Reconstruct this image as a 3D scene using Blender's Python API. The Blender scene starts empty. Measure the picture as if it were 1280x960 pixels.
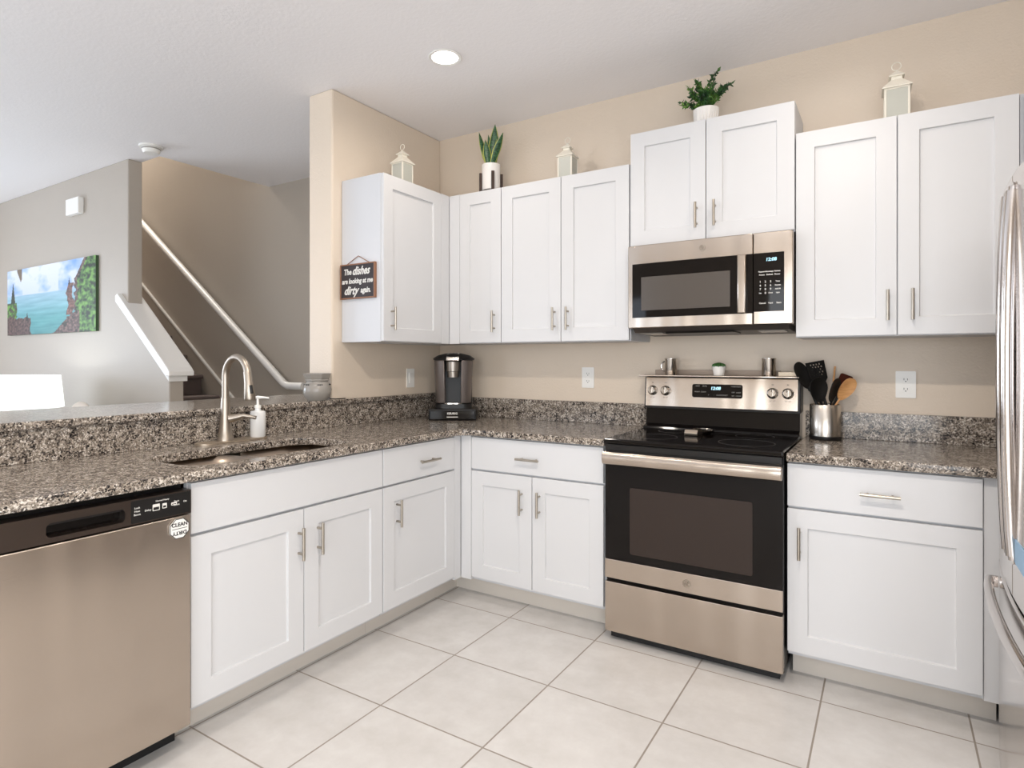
import bpy, bmesh, math, random
from mathutils import Matrix, Vector, noise
PI = math.pi
C = bpy.context.scene.collection
sc = bpy.context.scene
random.seed(7)

# ------------------------------------------------------------------ camera
cam_d = bpy.data.cameras.new('camera'); cam = bpy.data.objects.new('camera', cam_d); C.objects.link(cam)
cam.location = (2.576, -3.2901, 1.2722)
cam.rotation_euler = (PI/2, 0, .5716)
cam_d.sensor_width = 36; cam_d.lens = 36*760.61/1280
cam_d.shift_x = (640-621.33)/1280; cam_d.shift_y = (450.56-480)/1280
cam_d.clip_start = .02
sc.camera = cam

# ------------------------------------------------------------------ light + exposure
sc.view_settings.view_transform = 'Standard'; sc.view_settings.look = 'None'
sc.view_settings.gamma = 1; sc.view_settings.use_curve_mapping = False
sc.view_settings.exposure = 0.08
w = bpy.data.worlds.new('world'); sc.world = w; w.use_nodes = True
w.node_tree.nodes['Background'].inputs[0].default_value = (.75, .87, 1, 1)
w.node_tree.nodes['Background'].inputs[1].default_value = .8

DOWN_W = 4.0      # each recessed ceiling light
def area(name, loc, rot, sx, sy, power, col, shape='RECTANGLE', spread=PI):
    l = bpy.data.lights.new(name, 'AREA'); l.shape = shape; l.size = sx; l.size_y = sy
    l.energy = power; l.color = col; l.spread = spread
    o = bpy.data.objects.new(name, l); C.objects.link(o); o.location = loc; o.rotation_euler = rot
    return o
DAY = (.76, .86, 1.0)
# daylight coming in through the openings (side doors, living room windows); rear door fill and landing light are added
area('rear_fill', (2.62, -6.36, 1.2), (PI/2, 0, 0), 1.6, 2.1, 58, (.93, .965, 1))  # unseen rear doors, added as camera-side fill
area('daylight_side_doors', (3.56, -4.5, 1.2), (PI/2, 0, PI/2), 2.1, 2.1, 62, (.88, .94, 1))
area('daylight_living_window', (-5.46, -3.6, 1.5), (PI/2, 0, -PI/2), 2.6, 1.5, 100, DAY)
area('daylight_rear_window', (-2.4, -6.36, 1.5), (PI/2, 0, 0), 2.4, 1.5, 36, DAY)
area('landing_light', (-4.6, -.4, 5.1), (0, 0, 0), 1.2, .7, 88, (1, .94, .87))  # unseen warm light added upstairs to brighten the stair walls

# ------------------------------------------------------------------ material helpers
def nd(m, t, **kw):
    n = m.node_tree.nodes.new(t)
    for k, v in kw.items():
        if hasattr(n, k): setattr(n, k, v)
    return n
def base(name, col, rough=.5, metal=0, **kw):
    m = bpy.data.materials.new(name); m.use_nodes = True
    b = m.node_tree.nodes['Principled BSDF']
    b.inputs['Base Color'].default_value = (*col, 1); b.inputs['Roughness'].default_value = rough
    b.inputs['Metallic'].default_value = metal
    for k, v in kw.items():
        b.inputs[k.replace('_', ' ')].default_value = v
    return m
def link(m, a, b): m.node_tree.links.new(a, b)
def bsdf(m): return m.node_tree.nodes['Principled BSDF']
def bump(m, scale, strength, dist=.002, detail=3, stretch=None, rough=.5):
    tc = nd(m, 'ShaderNodeTexCoord'); src = tc.outputs['Object']
    if stretch:
        mp = nd(m, 'ShaderNodeMapping'); mp.inputs['Scale'].default_value = stretch
        link(m, src, mp.inputs[0]); src = mp.outputs[0]
    n = nd(m, 'ShaderNodeTexNoise'); n.inputs['Scale'].default_value = scale
    n.inputs['Detail'].default_value = detail; n.inputs['Roughness'].default_value = rough
    link(m, src, n.inputs['Vector'])
    bp = nd(m, 'ShaderNodeBump'); bp.inputs['Strength'].default_value = strength; bp.inputs['Distance'].default_value = dist
    link(m, n.outputs[0], bp.inputs['Height']); link(m, bp.outputs[0], bsdf(m).inputs['Normal'])
    return n
def ramp(m, src, stops, interp='LINEAR'):
    r = nd(m, 'ShaderNodeValToRGB'); cr = r.color_ramp; cr.interpolation = interp
    while len(cr.elements) < len(stops): cr.elements.new(.5)
    for e, (p, c) in zip(cr.elements, stops): e.position = p; e.color = (*c, 1)
    link(m, src, r.inputs[0]); return r
def srgb(r, g, b):
    f = lambda c: (c/255/12.92) if c/255 <= .04045 else ((c/255+.055)/1.055)**2.4
    return (f(r), f(g), f(b))

PAINT = base('wall_paint', srgb(221, 206, 188), .42); bump(PAINT, 95, .35, .004, 4)
PAINT_DIM = base('wall_paint_dim', srgb(176, 167, 156), .5); bump(PAINT_DIM, 95, .3, .003, 4)  # same wall paint, darkened and cooled in colour for the living room light
CEIL = base('ceiling_paint', srgb(244, 241, 241), .6); bump(CEIL, 60, .3, .004, 5)
TRIM = base('trim_white', srgb(236, 234, 230), .35)
CAB = base('cabinet_white', srgb(211, 211, 212), .32); bump(CAB, 6, .02, .002)
CARC = base('cabinet_side_white', srgb(208, 209, 212), .4)
TOE = base('toe_kick', srgb(214, 206, 196), .5)
BLACKG = base('black_glass', (.006, .0045, .004), .06, Specular_IOR_Level=.22)
OVENW = base('oven_window_glass', (.032, .022, .018), .12, 0, Specular_IOR_Level=.3)
MWWIN = base('microwave_window', (.075, .062, .052), .28)
BLACKP = base('black_plastic', (.012, .011, .0105), .34, 0, Specular_IOR_Level=.3)
BLACKM = base('black_matte', (.008, .008, .009), .5)
DKSTEEL = base('dark_steel', srgb(78, 68, 62), .34, .8)
NICKEL = base('brushed_nickel', srgb(170, 160, 148), .34, 1)
SATIN = base('satin_handle', srgb(176, 168, 156), .3, 1)
CHROME = base('polished_steel', srgb(205, 200, 194), .12, 1)
WHITEP = base('white_plastic', srgb(238, 236, 231), .3)
CERAM = base('white_ceramic', srgb(236, 232, 227), .25)
GREYC = base('grey_ceramic', srgb(150, 145, 138), .18)
INK = base('black_ink', (.01, .01, .01), .6)
WINK = base('white_lettering', srgb(225, 222, 216), .5)
GINK = base('grey_lettering', srgb(150, 146, 140), .5)
BROWNW = base('dark_brown_wood', srgb(58, 40, 30), .5)
COPPER = base('reddish_brown_frame', srgb(140, 98, 72), .5)
BOARD = base('chalkboard', srgb(46, 38, 40), .6)
SOIL = base('soil', srgb(50, 36, 26), .9)
CREAM = base('lantern_cream', srgb(232, 226, 212), .4)
FROST = base('lantern_pane', srgb(188, 188, 178), .35)
CARPET = base('stair_carpet', srgb(112, 100, 96), .95); bump(CARPET, 220, .9, .006)
FABG = base('armchair_fabric', srgb(150, 146, 142), .9)
FABW = base('pillow_fabric', srgb(226, 216, 204), .85)
BLUEC = base('pale_blue', srgb(142, 176, 204), .5)
def emit(name, col, st):
    m = base(name, (0, 0, 0), .5); b = bsdf(m)
    b.inputs['Emission Color'].default_value = (*col, 1); b.inputs['Emission Strength'].default_value = st; return m
LED = emit('led_digits', (.5, .85, 1), 1.5)
LIGHTD = emit('lamp_disc', (1, .95, .88), 14)
SHADE = base('lamp_shade_white', srgb(240, 242, 240), .7)
bsdf(SHADE).inputs['Emission Color'].default_value = (.93, 1, .97, 1); bsdf(SHADE).inputs['Emission Strength'].default_value = .85

def steel(name, col, rough, aniso=.75, wob=.0, rot=0.0):
    m = base(name, col, rough, 1)
    b = bsdf(m); b.inputs['Anisotropic'].default_value = aniso; b.inputs['Anisotropic Rotation'].default_value = rot
    t = nd(m, 'ShaderNodeTangent'); t.direction_type = 'RADIAL'; t.axis = 'Z'
    link(m, t.outputs[0], b.inputs['Tangent'])
    tc = nd(m, 'ShaderNodeTexCoord'); mp = nd(m, 'ShaderNodeMapping'); mp.inputs['Scale'].default_value = (3, 3, 900)
    link(m, tc.outputs['Object'], mp.inputs[0])
    n = nd(m, 'ShaderNodeTexNoise'); n.inputs['Scale'].default_value = 1; n.inputs['Detail'].default_value = 2
    link(m, mp.outputs[0], n.inputs['Vector'])
    b1 = nd(m, 'ShaderNodeBump'); b1.inputs['Strength'].default_value = .04; b1.inputs['Distance'].default_value = .001
    link(m, n.outputs[0], b1.inputs['Height'])
    if wob:
        mp2 = nd(m, 'ShaderNodeMapping'); mp2.inputs['Scale'].default_value = (6.5, 6.5, .55)
        link(m, tc.outputs['Object'], mp2.inputs[0])
        n2 = nd(m, 'ShaderNodeTexNoise'); n2.inputs['Scale'].default_value = 1; n2.inputs['Detail'].default_value = 1
        link(m, mp2.outputs[0], n2.inputs['Vector'])
        b2 = nd(m, 'ShaderNodeBump'); b2.inputs['Strength'].default_value = 1; b2.inputs['Distance'].default_value = wob
        link(m, n2.outputs[0], b2.inputs['Height']); link(m, b1.outputs[0], b2.inputs['Normal'])
        link(m, b2.outputs[0], b.inputs['Normal'])
    else: link(m, b1.outputs[0], b.inputs['Normal'])
    return m
STEEL = steel('stainless_steel', srgb(192, 180, 168), .22, .8, .016)
STEELF = steel('fridge_steel', srgb(206, 200, 196), .13, .3, .0)
STEELB = steel('sink_steel', srgb(158, 144, 130), .3, .6)
STEELC = steel('crock_steel', srgb(200, 192, 182), .25, .6)

def granite():
    m = base('granite', (.3, .3, .3), .14, 0, Specular_IOR_Level=.36)
    b = bsdf(m); tc = nd(m, 'ShaderNodeTexCoord')
    # slight warp
    wn = nd(m, 'ShaderNodeTexNoise'); wn.inputs['Scale'].default_value = 60; link(m, tc.outputs['Object'], wn.inputs['Vector'])
    va = nd(m, 'ShaderNodeVectorMath', operation='MULTIPLY_ADD'); va.inputs[1].default_value = (.012, .012, .012)
    link(m, wn.outputs['Color'], va.inputs[0]); link(m, tc.outputs['Object'], va.inputs[2])
    v = nd(m, 'ShaderNodeTexVoronoi'); v.inputs['Scale'].default_value = 190; link(m, va.outputs[0], v.inputs['Vector'])
    sep = nd(m, 'ShaderNodeSeparateColor'); link(m, v.outputs['Color'], sep.inputs[0])
    n = nd(m, 'ShaderNodeTexNoise'); n.inputs['Scale'].default_value = 34; n.inputs['Detail'].default_value = 2
    link(m, tc.outputs['Object'], n.inputs['Vector'])
    ad = nd(m, 'ShaderNodeMath', operation='MULTIPLY_ADD'); ad.inputs[1].default_value = .62; link(m, sep.outputs[0], ad.inputs[0])
    sb = nd(m, 'ShaderNodeMath', operation='MULTIPLY_ADD'); sb.inputs[1].default_value = .9; sb.inputs[2].default_value = -.26
    link(m, n.outputs[0], sb.inputs[0]); link(m, sb.outputs[0], ad.inputs[2])
    r = ramp(m, ad.outputs[0], [(0, srgb(36, 34, 35)), (.20, srgb(80, 74, 70)), (.33, srgb(122, 112, 102)),
        (.47, srgb(152, 141, 129)), (.60, srgb(178, 168, 156)), (.74, srgb(214, 206, 196)), (.87, srgb(138, 128, 117))], 'CONSTANT')
    v2 = nd(m, 'ShaderNodeTexVoronoi'); v2.inputs['Scale'].default_value = 330; link(m, tc.outputs['Object'], v2.inputs['Vector'])
    s2 = nd(m, 'ShaderNodeSeparateColor'); link(m, v2.outputs['Color'], s2.inputs[0])
    mx = nd(m, 'ShaderNodeMix', data_type='RGBA', blend_type='MULTIPLY'); mx.inputs[0].default_value = .75
    r2 = ramp(m, s2.outputs[1], [(0, (.30, .28, .28)), (.2, (.75, .73, .71)), (.5, (1, .98, .96)), (.8, (1.0, 1.0, 1.0))], 'CONSTANT')
    link(m, r.outputs[0], mx.inputs[6]); link(m, r2.outputs[0], mx.inputs[7]); link(m, mx.outputs[2], b.inputs['Base Color'])
    return m
GRAN = granite()

def tiles():
    m = base('floor_tile', (.7, .7, .7), .3)
    b = bsdf(m); geo = nd(m, 'ShaderNodeNewGeometry'); sp = nd(m, 'ShaderNodeSeparateXYZ'); link(m, geo.outputs['Position'], sp.inputs[0])
    T = .4545; masks = []; cells = []
    for k, off in ((0, 1.000-10*T), (1, -1.180-20*T)):
        s = nd(m, 'ShaderNodeMath', operation='SUBTRACT'); s.inputs[1].default_value = off; link(m, sp.outputs[k], s.inputs[0])
        d = nd(m, 'ShaderNodeMath', operation='DIVIDE'); d.inputs[1].default_value = T; link(m, s.outputs[0], d.inputs[0])
        fr = nd(m, 'ShaderNodeMath', operation='FRACT'); link(m, d.outputs[0], fr.inputs[0])
        fl = nd(m, 'ShaderNodeMath', operation='FLOOR'); link(m, d.outputs[0], fl.inputs[0]); cells.append(fl)
        pp = nd(m, 'ShaderNodeMath', operation='PINGPONG'); pp.inputs[1].default_value = .5; link(m, d.outputs[0], pp.inputs[0])
        lt = nd(m, 'ShaderNodeMath', operation='LESS_THAN'); lt.inputs[1].default_value = .0068; link(m, pp.outputs[0], lt.inputs[0]); masks.append(lt)
    mm = nd(m, 'ShaderNodeMath', operation='MAXIMUM'); link(m, masks[0].outputs[0], mm.inputs[0]); link(m, masks[1].outputs[0], mm.inputs[1])
    cb = nd(m, 'ShaderNodeCombineXYZ'); link(m, cells[0].outputs[0], cb.inputs[0]); link(m, cells[1].outputs[0], cb.inputs[1])
    wn = nd(m, 'ShaderNodeTexWhiteNoise'); link(m, cb.outputs[0], wn.inputs['Vector'])
    sc3 = nd(m, 'ShaderNodeVectorMath', operation='MULTIPLY_ADD'); sc3.inputs[1].default_value = (7, 7, 7)
    link(m, wn.outputs['Color'], sc3.inputs[0]); link(m, geo.outputs['Position'], sc3.inputs[2])
    n = nd(m, 'ShaderNodeTexNoise'); n.inputs['Scale'].default_value = 7; n.inputs['Detail'].default_value = 8; n.inputs['Roughness'].default_value = .65
    link(m, sc3.outputs[0], n.inputs['Vector'])
    r = ramp(m, n.outputs[0], [(.3, srgb(196, 193, 189)), (.5, srgb(203, 200, 197)), (.7, srgb(210, 208, 205))])
    hv = nd(m, 'ShaderNodeHueSaturation'); mv = nd(m, 'ShaderNodeMath', operation='MULTIPLY_ADD'); mv.inputs[1].default_value = .05; mv.inputs[2].default_value = .97
    link(m, wn.outputs[0], mv.inputs[0]); link(m, mv.outputs[0], hv.inputs['Value']); link(m, r.outputs[0], hv.inputs['Color'])
    mx = nd(m, 'ShaderNodeMix', data_type='RGBA'); link(m, mm.outputs[0], mx.inputs[0]); link(m, hv.outputs[0], mx.inputs[6])
    mx.inputs[7].default_value = (*srgb(146, 137, 128), 1); link(m, mx.outputs[2], b.inputs['Base Color'])
    iv = nd(m, 'ShaderNodeMath', operation='SUBTRACT'); iv.inputs[0].default_value = 1; link(m, mm.outputs[0], iv.inputs[1])
    bp = nd(m, 'ShaderNodeBump'); bp.inputs['Strength'].default_value = .5; bp.inputs['Distance'].default_value = .002
    link(m, iv.outputs[0], bp.inputs['Height']); link(m, bp.outputs[0], b.inputs['Normal'])
    rr = nd(m, 'ShaderNodeMath', operation='MULTIPLY_ADD'); rr.inputs[1].default_value = .4; rr.inputs[2].default_value = .27
    link(m, mm.outputs[0], rr.inputs[0]); link(m, rr.outputs[0], b.inputs['Roughness'])
    return m
TILE = tiles()
WOODS = base('spoon_wood', srgb(206, 152, 96), .5)
_n = bump(WOODS, 30, .1, .001, 3, (1, 1, 8))
_r = ramp(WOODS, _n.outputs[0], [(.3, srgb(190, 134, 80)), (.7, srgb(222, 170, 114))]); link(WOODS, _r.outputs[0], bsdf(WOODS).inputs['Base Color'])
LEAFE = base('leaf_yellow_edge', srgb(176, 180, 92), .4)
LEAFG = base('snake_leaf_green', srgb(30, 74, 40), .35)
_n = bump(LEAFG, 60, .1, .001, 3, (1, 1, 3))
_r = ramp(LEAFG, _n.outputs[0], [(.42, srgb(18, 52, 30)), (.6, srgb(58, 104, 62))]); link(LEAFG, _r.outputs[0], bsdf(LEAFG).inputs['Base Color'])
BUSH = base('bush_leaf', srgb(48, 92, 36), .45)
_n = bump(BUSH, 18, .05, .001)
_r = ramp(BUSH, _n.outputs[0], [(.38, srgb(24, 58, 26)), (.5, srgb(44, 88, 34)), (.66, srgb(104, 146, 52))]); link(BUSH, _r.outputs[0], bsdf(BUSH).inputs['Base Color'])
SUCC = base('succulent_green', srgb(64, 112, 50), .5)

# ------------------------------------------------------------------ mesh helpers
WM = {}
class MB:
    def __init__(s): s.b = bmesh.new(); s.mi = 0
    def _f(s, vs):
        try:
            f = s.b.faces.new(vs); f.material_index = s.mi; return f
        except ValueError: return None
    def box(s, x0, x1, y0, y1, z0, z1):
        v = [s.b.verts.new(p) for p in ((x0,y0,z0),(x1,y0,z0),(x1,y1,z0),(x0,y1,z0),(x0,y0,z1),(x1,y0,z1),(x1,y1,z1),(x0,y1,z1))]
        for q in ((3,2,1,0),(4,5,6,7),(0,1,5,4),(1,2,6,5),(2,3,7,6),(3,0,4,7)): s._f([v[i] for i in q])
        return s
    def prism(s, pts, axis, a0, a1):
        """polygon of 2D pts extruded along axis ('x': pts=(y,z); 'y': pts=(x,z); 'z': pts=(x,y))"""
        def P(p, a): return {'x': (a, p[0], p[1]), 'y': (p[0], a, p[1]), 'z': (p[0], p[1], a)}[axis]
        A = [s.b.verts.new(P(p, a0)) for p in pts]; B = [s.b.verts.new(P(p, a1)) for p in pts]
        s._f(A[::-1]); s._f(B); n = len(pts)
        for i in range(n): s._f([A[i], A[(i+1) % n], B[(i+1) % n], B[i]])
        return s
    def tube(s, pts, r, n=12, cap=True, sy=1.0):
        pts = [Vector(p) for p in pts]; rings = []
        rs = r if isinstance(r, (list, tuple)) else [r]*len(pts)
        up = None
        for i, p in enumerate(pts):
            t = (pts[min(i+1, len(pts)-1)]-pts[max(i-1, 0)]).normalized()
            if up is None:
                up = Vector((0, 0, 1)) if abs(t.z) < .9 else Vector((1, 0, 0))
            a = t.cross(up).normalized(); bb = a.cross(t).normalized(); up = bb
            rings.append([s.b.verts.new(p + a*math.cos(2*PI*k/n)*rs[i] + bb*math.sin(2*PI*k/n)*rs[i]*sy) for k in range(n)])
        for i in range(len(rings)-1):
            for k in range(n): s._f([rings[i][k], rings[i][(k+1) % n], rings[i+1][(k+1) % n], rings[i+1][k]])
        if cap: s._f(rings[0][::-1]); s._f(rings[-1])
        return s
    def lathe(s, prof, n=32, c=(0, 0), ph=0, rmod=None):
        """prof: list of (r,z) around the vertical axis at c"""
        rings = []
        for r, z in prof:
            if r < 1e-6: rings.append([s.b.verts.new((c[0], c[1], z))])
            else:
                rings.append([s.b.verts.new((c[0]+math.cos(ph+2*PI*k/n)*r*(rmod(k, z) if rmod else 1), c[1]+math.sin(ph+2*PI*k/n)*r*(rmod(k, z) if rmod else 1), z)) for k in range(n)])
        for A, B in zip(rings, rings[1:]):
            for k in range(n):
                a = [A[k % len(A)], A[(k+1) % n % len(A)], B[(k+1) % n % len(B)], B[k % len(B)]]
                u = []
                for q in a:
                    if q not in u: u.append(q)
                if len(u) > 2: s._f(u)
        return s
    def cyl(s, p0, p1, r, n=24): return s.tube([p0, p1], r, n)
    def ell(s, c, rx, ry, rz, n=20, m=12):
        b0 = len(s.b.verts); s.lathe([(math.sin(PI*i/m), -math.cos(PI*i/m)) for i in range(m+1)], n)
        s.b.verts.ensure_lookup_table()
        for v in s.b.verts[b0:]: v.co = Vector((c[0]+v.co.x*rx, c[1]+v.co.y*ry, c[2]+v.co.z*rz))
        return s
    def xf(s, M, start=0):
        s.b.verts.ensure_lookup_table()
        for v in s.b.verts[start:]: v.co = M @ v.co
        return s
    def add_mesh(s, me, M=None):
        n0 = len(s.b.verts); s.b.from_mesh(me)
        if M: s.xf(M, n0)
        return s
    def build(s, name, mat, parent=None, bev=0, smooth=False, local=False, seg=2):
        s.b.normal_update()
        bmesh.ops.recalc_face_normals(s.b, faces=s.b.faces)
        me = bpy.data.meshes.new(name); s.b.to_mesh(me); s.b.free()
        o = bpy.data.objects.new(name, me); C.objects.link(o)
        for mm in (mat if isinstance(mat, (list, tuple)) else [mat]): me.materials.append(mm)
        if parent is not None:
            o.parent = parent
            M = WM.get(parent.name, Matrix())
            if not local: me.transform(M.inverted())
            WM[o.name] = M
        else: WM[o.name] = Matrix()
        if smooth:
            for p in me.polygons: p.use_smooth = True
            me.set_sharp_from_angle(angle=math.radians(40))
        if bev:
            md = o.modifiers.new('bevel', 'BEVEL'); md.width = bev; md.segments = seg; md.limit_method = 'ANGLE'; md.angle_limit = math.radians(50)
        return o
def empty(name, label, cat, loc=(0, 0, 0), rz=0, group=None):
    o = bpy.data.objects.new(name, None); C.objects.link(o); o.location = loc; o.rotation_euler = (0, 0, rz)
    o.empty_display_size = .05
    o['label'] = label; o['category'] = cat
    group = group or GROUPS.get(name) or GROUPS.get(cat)
    if group: o['group'] = group
    WM[o.name] = Matrix.Translation(loc) @ Matrix.Rotation(rz, 4, 'Z'); return o
GROUPS = {'base_cabinet': 'white base cabinets', 'wall_cabinet': 'white wall cabinets', 'lantern': 'cream lanterns on the wall cabinets', 'steel_mug': 'steel mugs on the range shelf',
    'wall_outlet': 'white wall outlets', 'downlight': 'recessed ceiling lights', 'utensil': 'utensils in the crock', 'backsplash': 'granite backsplash strips'}
def tag(o, label, cat, group=None, base_at=None):
    o['label'] = label; o['category'] = cat
    group = group or GROUPS.get(cat)
    if group: o['group'] = group
    if base_at is not None:
        v = Vector(base_at); o.data.transform(Matrix.Translation(-v)); o.location = v
    return o
def struct(o): o['kind'] = 'structure'; return o
def copy_tree(o, parent=None):
    c = o.copy(); C.objects.link(c)
    if parent is not None: c.parent = parent
    WM[c.name] = WM.get(o.name, Matrix())
    for ch in list(o.children): copy_tree(ch, c)
    return c
def plate_mesh(outer, holes, thick, bevel=0):
    """flat plate in XY, z from 0 to thick, with holes"""
    cu = bpy.data.curves.new('plate', 'CURVE'); cu.dimensions = '2D'; cu.fill_mode = 'BOTH'; cu.extrude = thick/2
    for pts in [outer]+holes:
        sp = cu.splines.new('POLY'); sp.points.add(len(pts)-1); sp.use_cyclic_u = True
        for q, p in zip(sp.points, pts): q.co = (p[0], p[1], 0, 1)
    o = bpy.data.objects.new('plate', cu); C.objects.link(o)
    dg = bpy.context.evaluated_depsgraph_get(); dg.update()
    me = bpy.data.meshes.new_from_object(o.evaluated_get(dg)); bpy.data.objects.remove(o); bpy.data.curves.remove(cu)
    me.transform(Matrix.Translation((0, 0, thick/2)))
    return me
def rrect(x0, x1, y0, y1, r, n=6):
    out = []
    for cx, cy, a in ((x1-r, y1-r, 0), (x0+r, y1-r, PI/2), (x0+r, y0+r, PI), (x1-r, y0+r, 1.5*PI)):
        for k in range(n+1): out.append((cx+r*math.cos(a+PI/2*k/n), cy+r*math.sin(a+PI/2*k/n)))
    return out
def text_mesh(s, size, shear=0, off=0, ext=.0004, align='CENTER', space=1, sx=1):
    cu = bpy.data.curves.new('t', 'FONT'); cu.body = s; cu.size = size; cu.shear = shear; cu.offset = off; cu.extrude = ext
    cu.align_x = align; cu.align_y = 'CENTER'; cu.space_character = space; cu.resolution_u = 3
    o = bpy.data.objects.new('t', cu); C.objects.link(o)
    dg = bpy.context.evaluated_depsgraph_get(); dg.update()
    me = bpy.data.meshes.new_from_object(o.evaluated_get(dg)); bpy.data.objects.remove(o); bpy.data.curves.remove(cu)
    me.transform(Matrix.Scale(sx, 4, (1, 0, 0)))
    return me
RXF = Matrix.Rotation(PI/2, 4, 'X')           # XY drawing -> faces -Y (towards the room)
RXL = Matrix.Rotation(PI/2, 4, 'Z') @ RXF     # XY drawing -> faces +X
def T(x, y, z): return Matrix.Translation((x, y, z))

# ------------------------------------------------------------------ room
H = 2.773; XR = 3.62; XL = -5.5; YB = -6.4; TOP = 5.2
def sbox(name, mat, *a, bev=0):
    m = MB(); 
    for q in (a if isinstance(a[0], tuple) else [a]): m.box(*q)
    return struct(m.build(name, mat, bev=bev))
sbox('floor', TILE, XL-.1, XR+.1, YB-.1, .2, -.12, 0)
# ceiling: leaves the stairwell open (x < -1.93, y > -.87)
sbox('ceiling', CEIL, (XL-.1, XR+.1, YB-.1, -.87, H, H+.25), (-1.93, XR+.1, -.87, .2, H, H+.25))
sbox('ceiling_upstairs', CEIL, XL-.1, -1.8, -1.0, .2, TOP, TOP+.1)
sbox('wall_back', PAINT, -.19, XR+.1, 0, .2, 0, H)
sbox('wall_left', PAINT, -.19, 0, -.965, 0, 0, H, bev=.012)
sbox('wall_stair_side', PAINT_DIM, XL, -.19, .07, .2, 0, TOP)
sbox('wall_stair_end', PAINT_DIM, XL-.15, XL, -.97, .2, 0, TOP)
sbox('wall_stair_upper', PAINT_DIM, (-1.93, -1.80, -.87, .07, H+.25, TOP), (XL, -1.8, -.97, -.87, H+.25, TOP))
# wall with the painting plus the low sloped wall beside the stairs
m = MB(); m.prism([(XL, 0), (-1.62, 0), (-1.62, 1.165), (-2.178, 1.615), (-2.178, H), (XL, H)], 'y', -.97, -.866)
struct(m.build('wall_living', PAINT_DIM, bev=.008))
m = MB(); m.box(-.165, 0, -3.25, -.965, 0, 1.027); struct(m.build('wall_bar', PAINT))
# openings for daylight
def wall_open(name, axis, c0, c1, a0, a1, holes):
    m = MB(); xs = sorted({a0, a1, *[h[0] for h in holes], *[h[1] for h in holes]})
    for u0, u1 in zip(xs, xs[1:]):
        mid = (u0+u1)/2; hh = [h for h in holes if h[0] < mid < h[1]]
        spans = [(0, H)] if not hh else [(0, hh[0][2]), (hh[0][3], H)]
        for z0, z1 in spans:
            if z1-z0 < .001: continue
            if axis == 'x': m.box(u0, u1, c0, c1, z0, z1)
            else: m.box(c0, c1, u0, u1, z0, z1)
    return struct(m.build(name, PAINT))
wall_open('wall_rear', 'x', YB-.15, YB, XL, XR, [(-3.6, -1.2, .75, 2.25), (1.8, 3.45, .02, 2.3)])
wall_open('wall_living_side', 'y', XL-.15, XL, YB, -.97, [(-4.9, -2.3, .75, 2.25)])
wall_open('wall_right', 'y', XR, XR+.15, YB, .0, [(-5.6, -3.4, .02, 2.3)])
GLASS = base('window_glass', (1, 1, 1), 0.0, 0, Transmission_Weight=1.0)
def win(name, axis, c, a0, a1, z0, z1, nm):
    e = bpy.data.objects.new(name, None); C.objects.link(e); e['kind'] = 'structure'
    e.location = ((a0+a1)/2, c, z0) if axis == 'x' else (c, (a0+a1)/2, z0); WM[e.name] = T(*e.location)
    m = MB(); f = .05
    def bx(u0, u1, w0, w1):
        if axis == 'x': m.box(u0, u1, c-.03, c+.03, w0, w1)
        else: m.box(c-.03, c+.03, u0, u1, w0, w1)
    bx(a0, a1, z0, z0+f); bx(a0, a1, z1-f, z1)
    for k in range(nm+1):
        u = a0+(a1-a0-f)*k/nm; bx(u, u+f, z0+f, z1-f)
    m.build('window_frame', TRIM, e, bev=.004)
win('added_window', 'x', YB-.1, 1.8, 3.45, .02, 2.3, 2)  # unseen door frame added around the rear fill light
win('window_4', 'y', XR+.1, -5.6, -3.4, .02, 2.3, 2)
win('window_2', 'x', YB-.1, -3.6, -1.2, .75, 2.25, 2)
win('window_3', 'y', XL-.1, -4.9, -2.3, .75, 2.25, 2)
sbox('baseboard_living', TRIM, XL, -1.62, -.985, -.97, 0, .1)
sbox('baseboard_right', TRIM, XR-.014, XR, YB, -1.8, 0, .1)

# ------------------------------------------------------------------ stairs
cap = MB()
cap.prism([(-2.30, 1.755), (-2.27, 1.775), (-1.585, 1.222), (-1.56, 1.195), (-1.56, 1.165), (-1.60, 1.165), (-2.30, 1.715)], 'y', -1.005, -.825)
# cap stops against the full-height wall on the stair side
o = struct(cap.build('trim_1', TRIM, bev=.006))
cv = MB(); cv.prism([(-2.19, 1.60), (-1.60, 1.125), (-1.60, 1.165), (-2.19, 1.64)], 'y', -.985, -.85)
struct(cv.build('trim_2', TRIM, bev=.004))
st = empty('staircase', 'carpeted dark grey staircase climbing behind the low sloped wall', 'stairs', (-1.9, -.4, 0))
run, rise = .265, .19
for k in range(14):
    xn = -1.585-run*k; z = rise*(k+1)
    s_ = MB(); s_.prism([(xn, max(0, z-rise)), (xn, z-.045), (xn+.028, z-.04), (xn+.036, z-.02), (xn+.026, z-.002), (xn, z), (xn-run-.002, z), (xn-run-.002, max(0, z-rise))], 'y', -.855, .05)
    s_.build('step', CARPET, st, bev=.004)
sk = MB(); sk.prism([(-4.6, 2.318), (-4.6, 2.50), (-1.5, .255), (-1.4, .1), (-1.4, 0), (-1.6, 0)], 'y', .052, .07); struct(sk.build('trim_3', PAINT_DIM))
sk = MB(); sk.prism([(-4.6, 2.495), (-4.6, 2.515), (-1.5, .27), (-1.5, .25)], 'y', .046, .07); struct(sk.build('trim_4', TRIM))
hr = empty('handrail', 'long white handrail sloping down the stair wall', 'handrail', (-2.8, .0, 1.9))
r_ = MB(); r_.tube([(-4.9, -.0, 3.41), (-1.64, -.0, 1.078), (-1.59, -.0, 1.063), (-1.40, -.0, 1.063)], .031, 12)
r_.build('rail', TRIM, hr, smooth=True)
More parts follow.
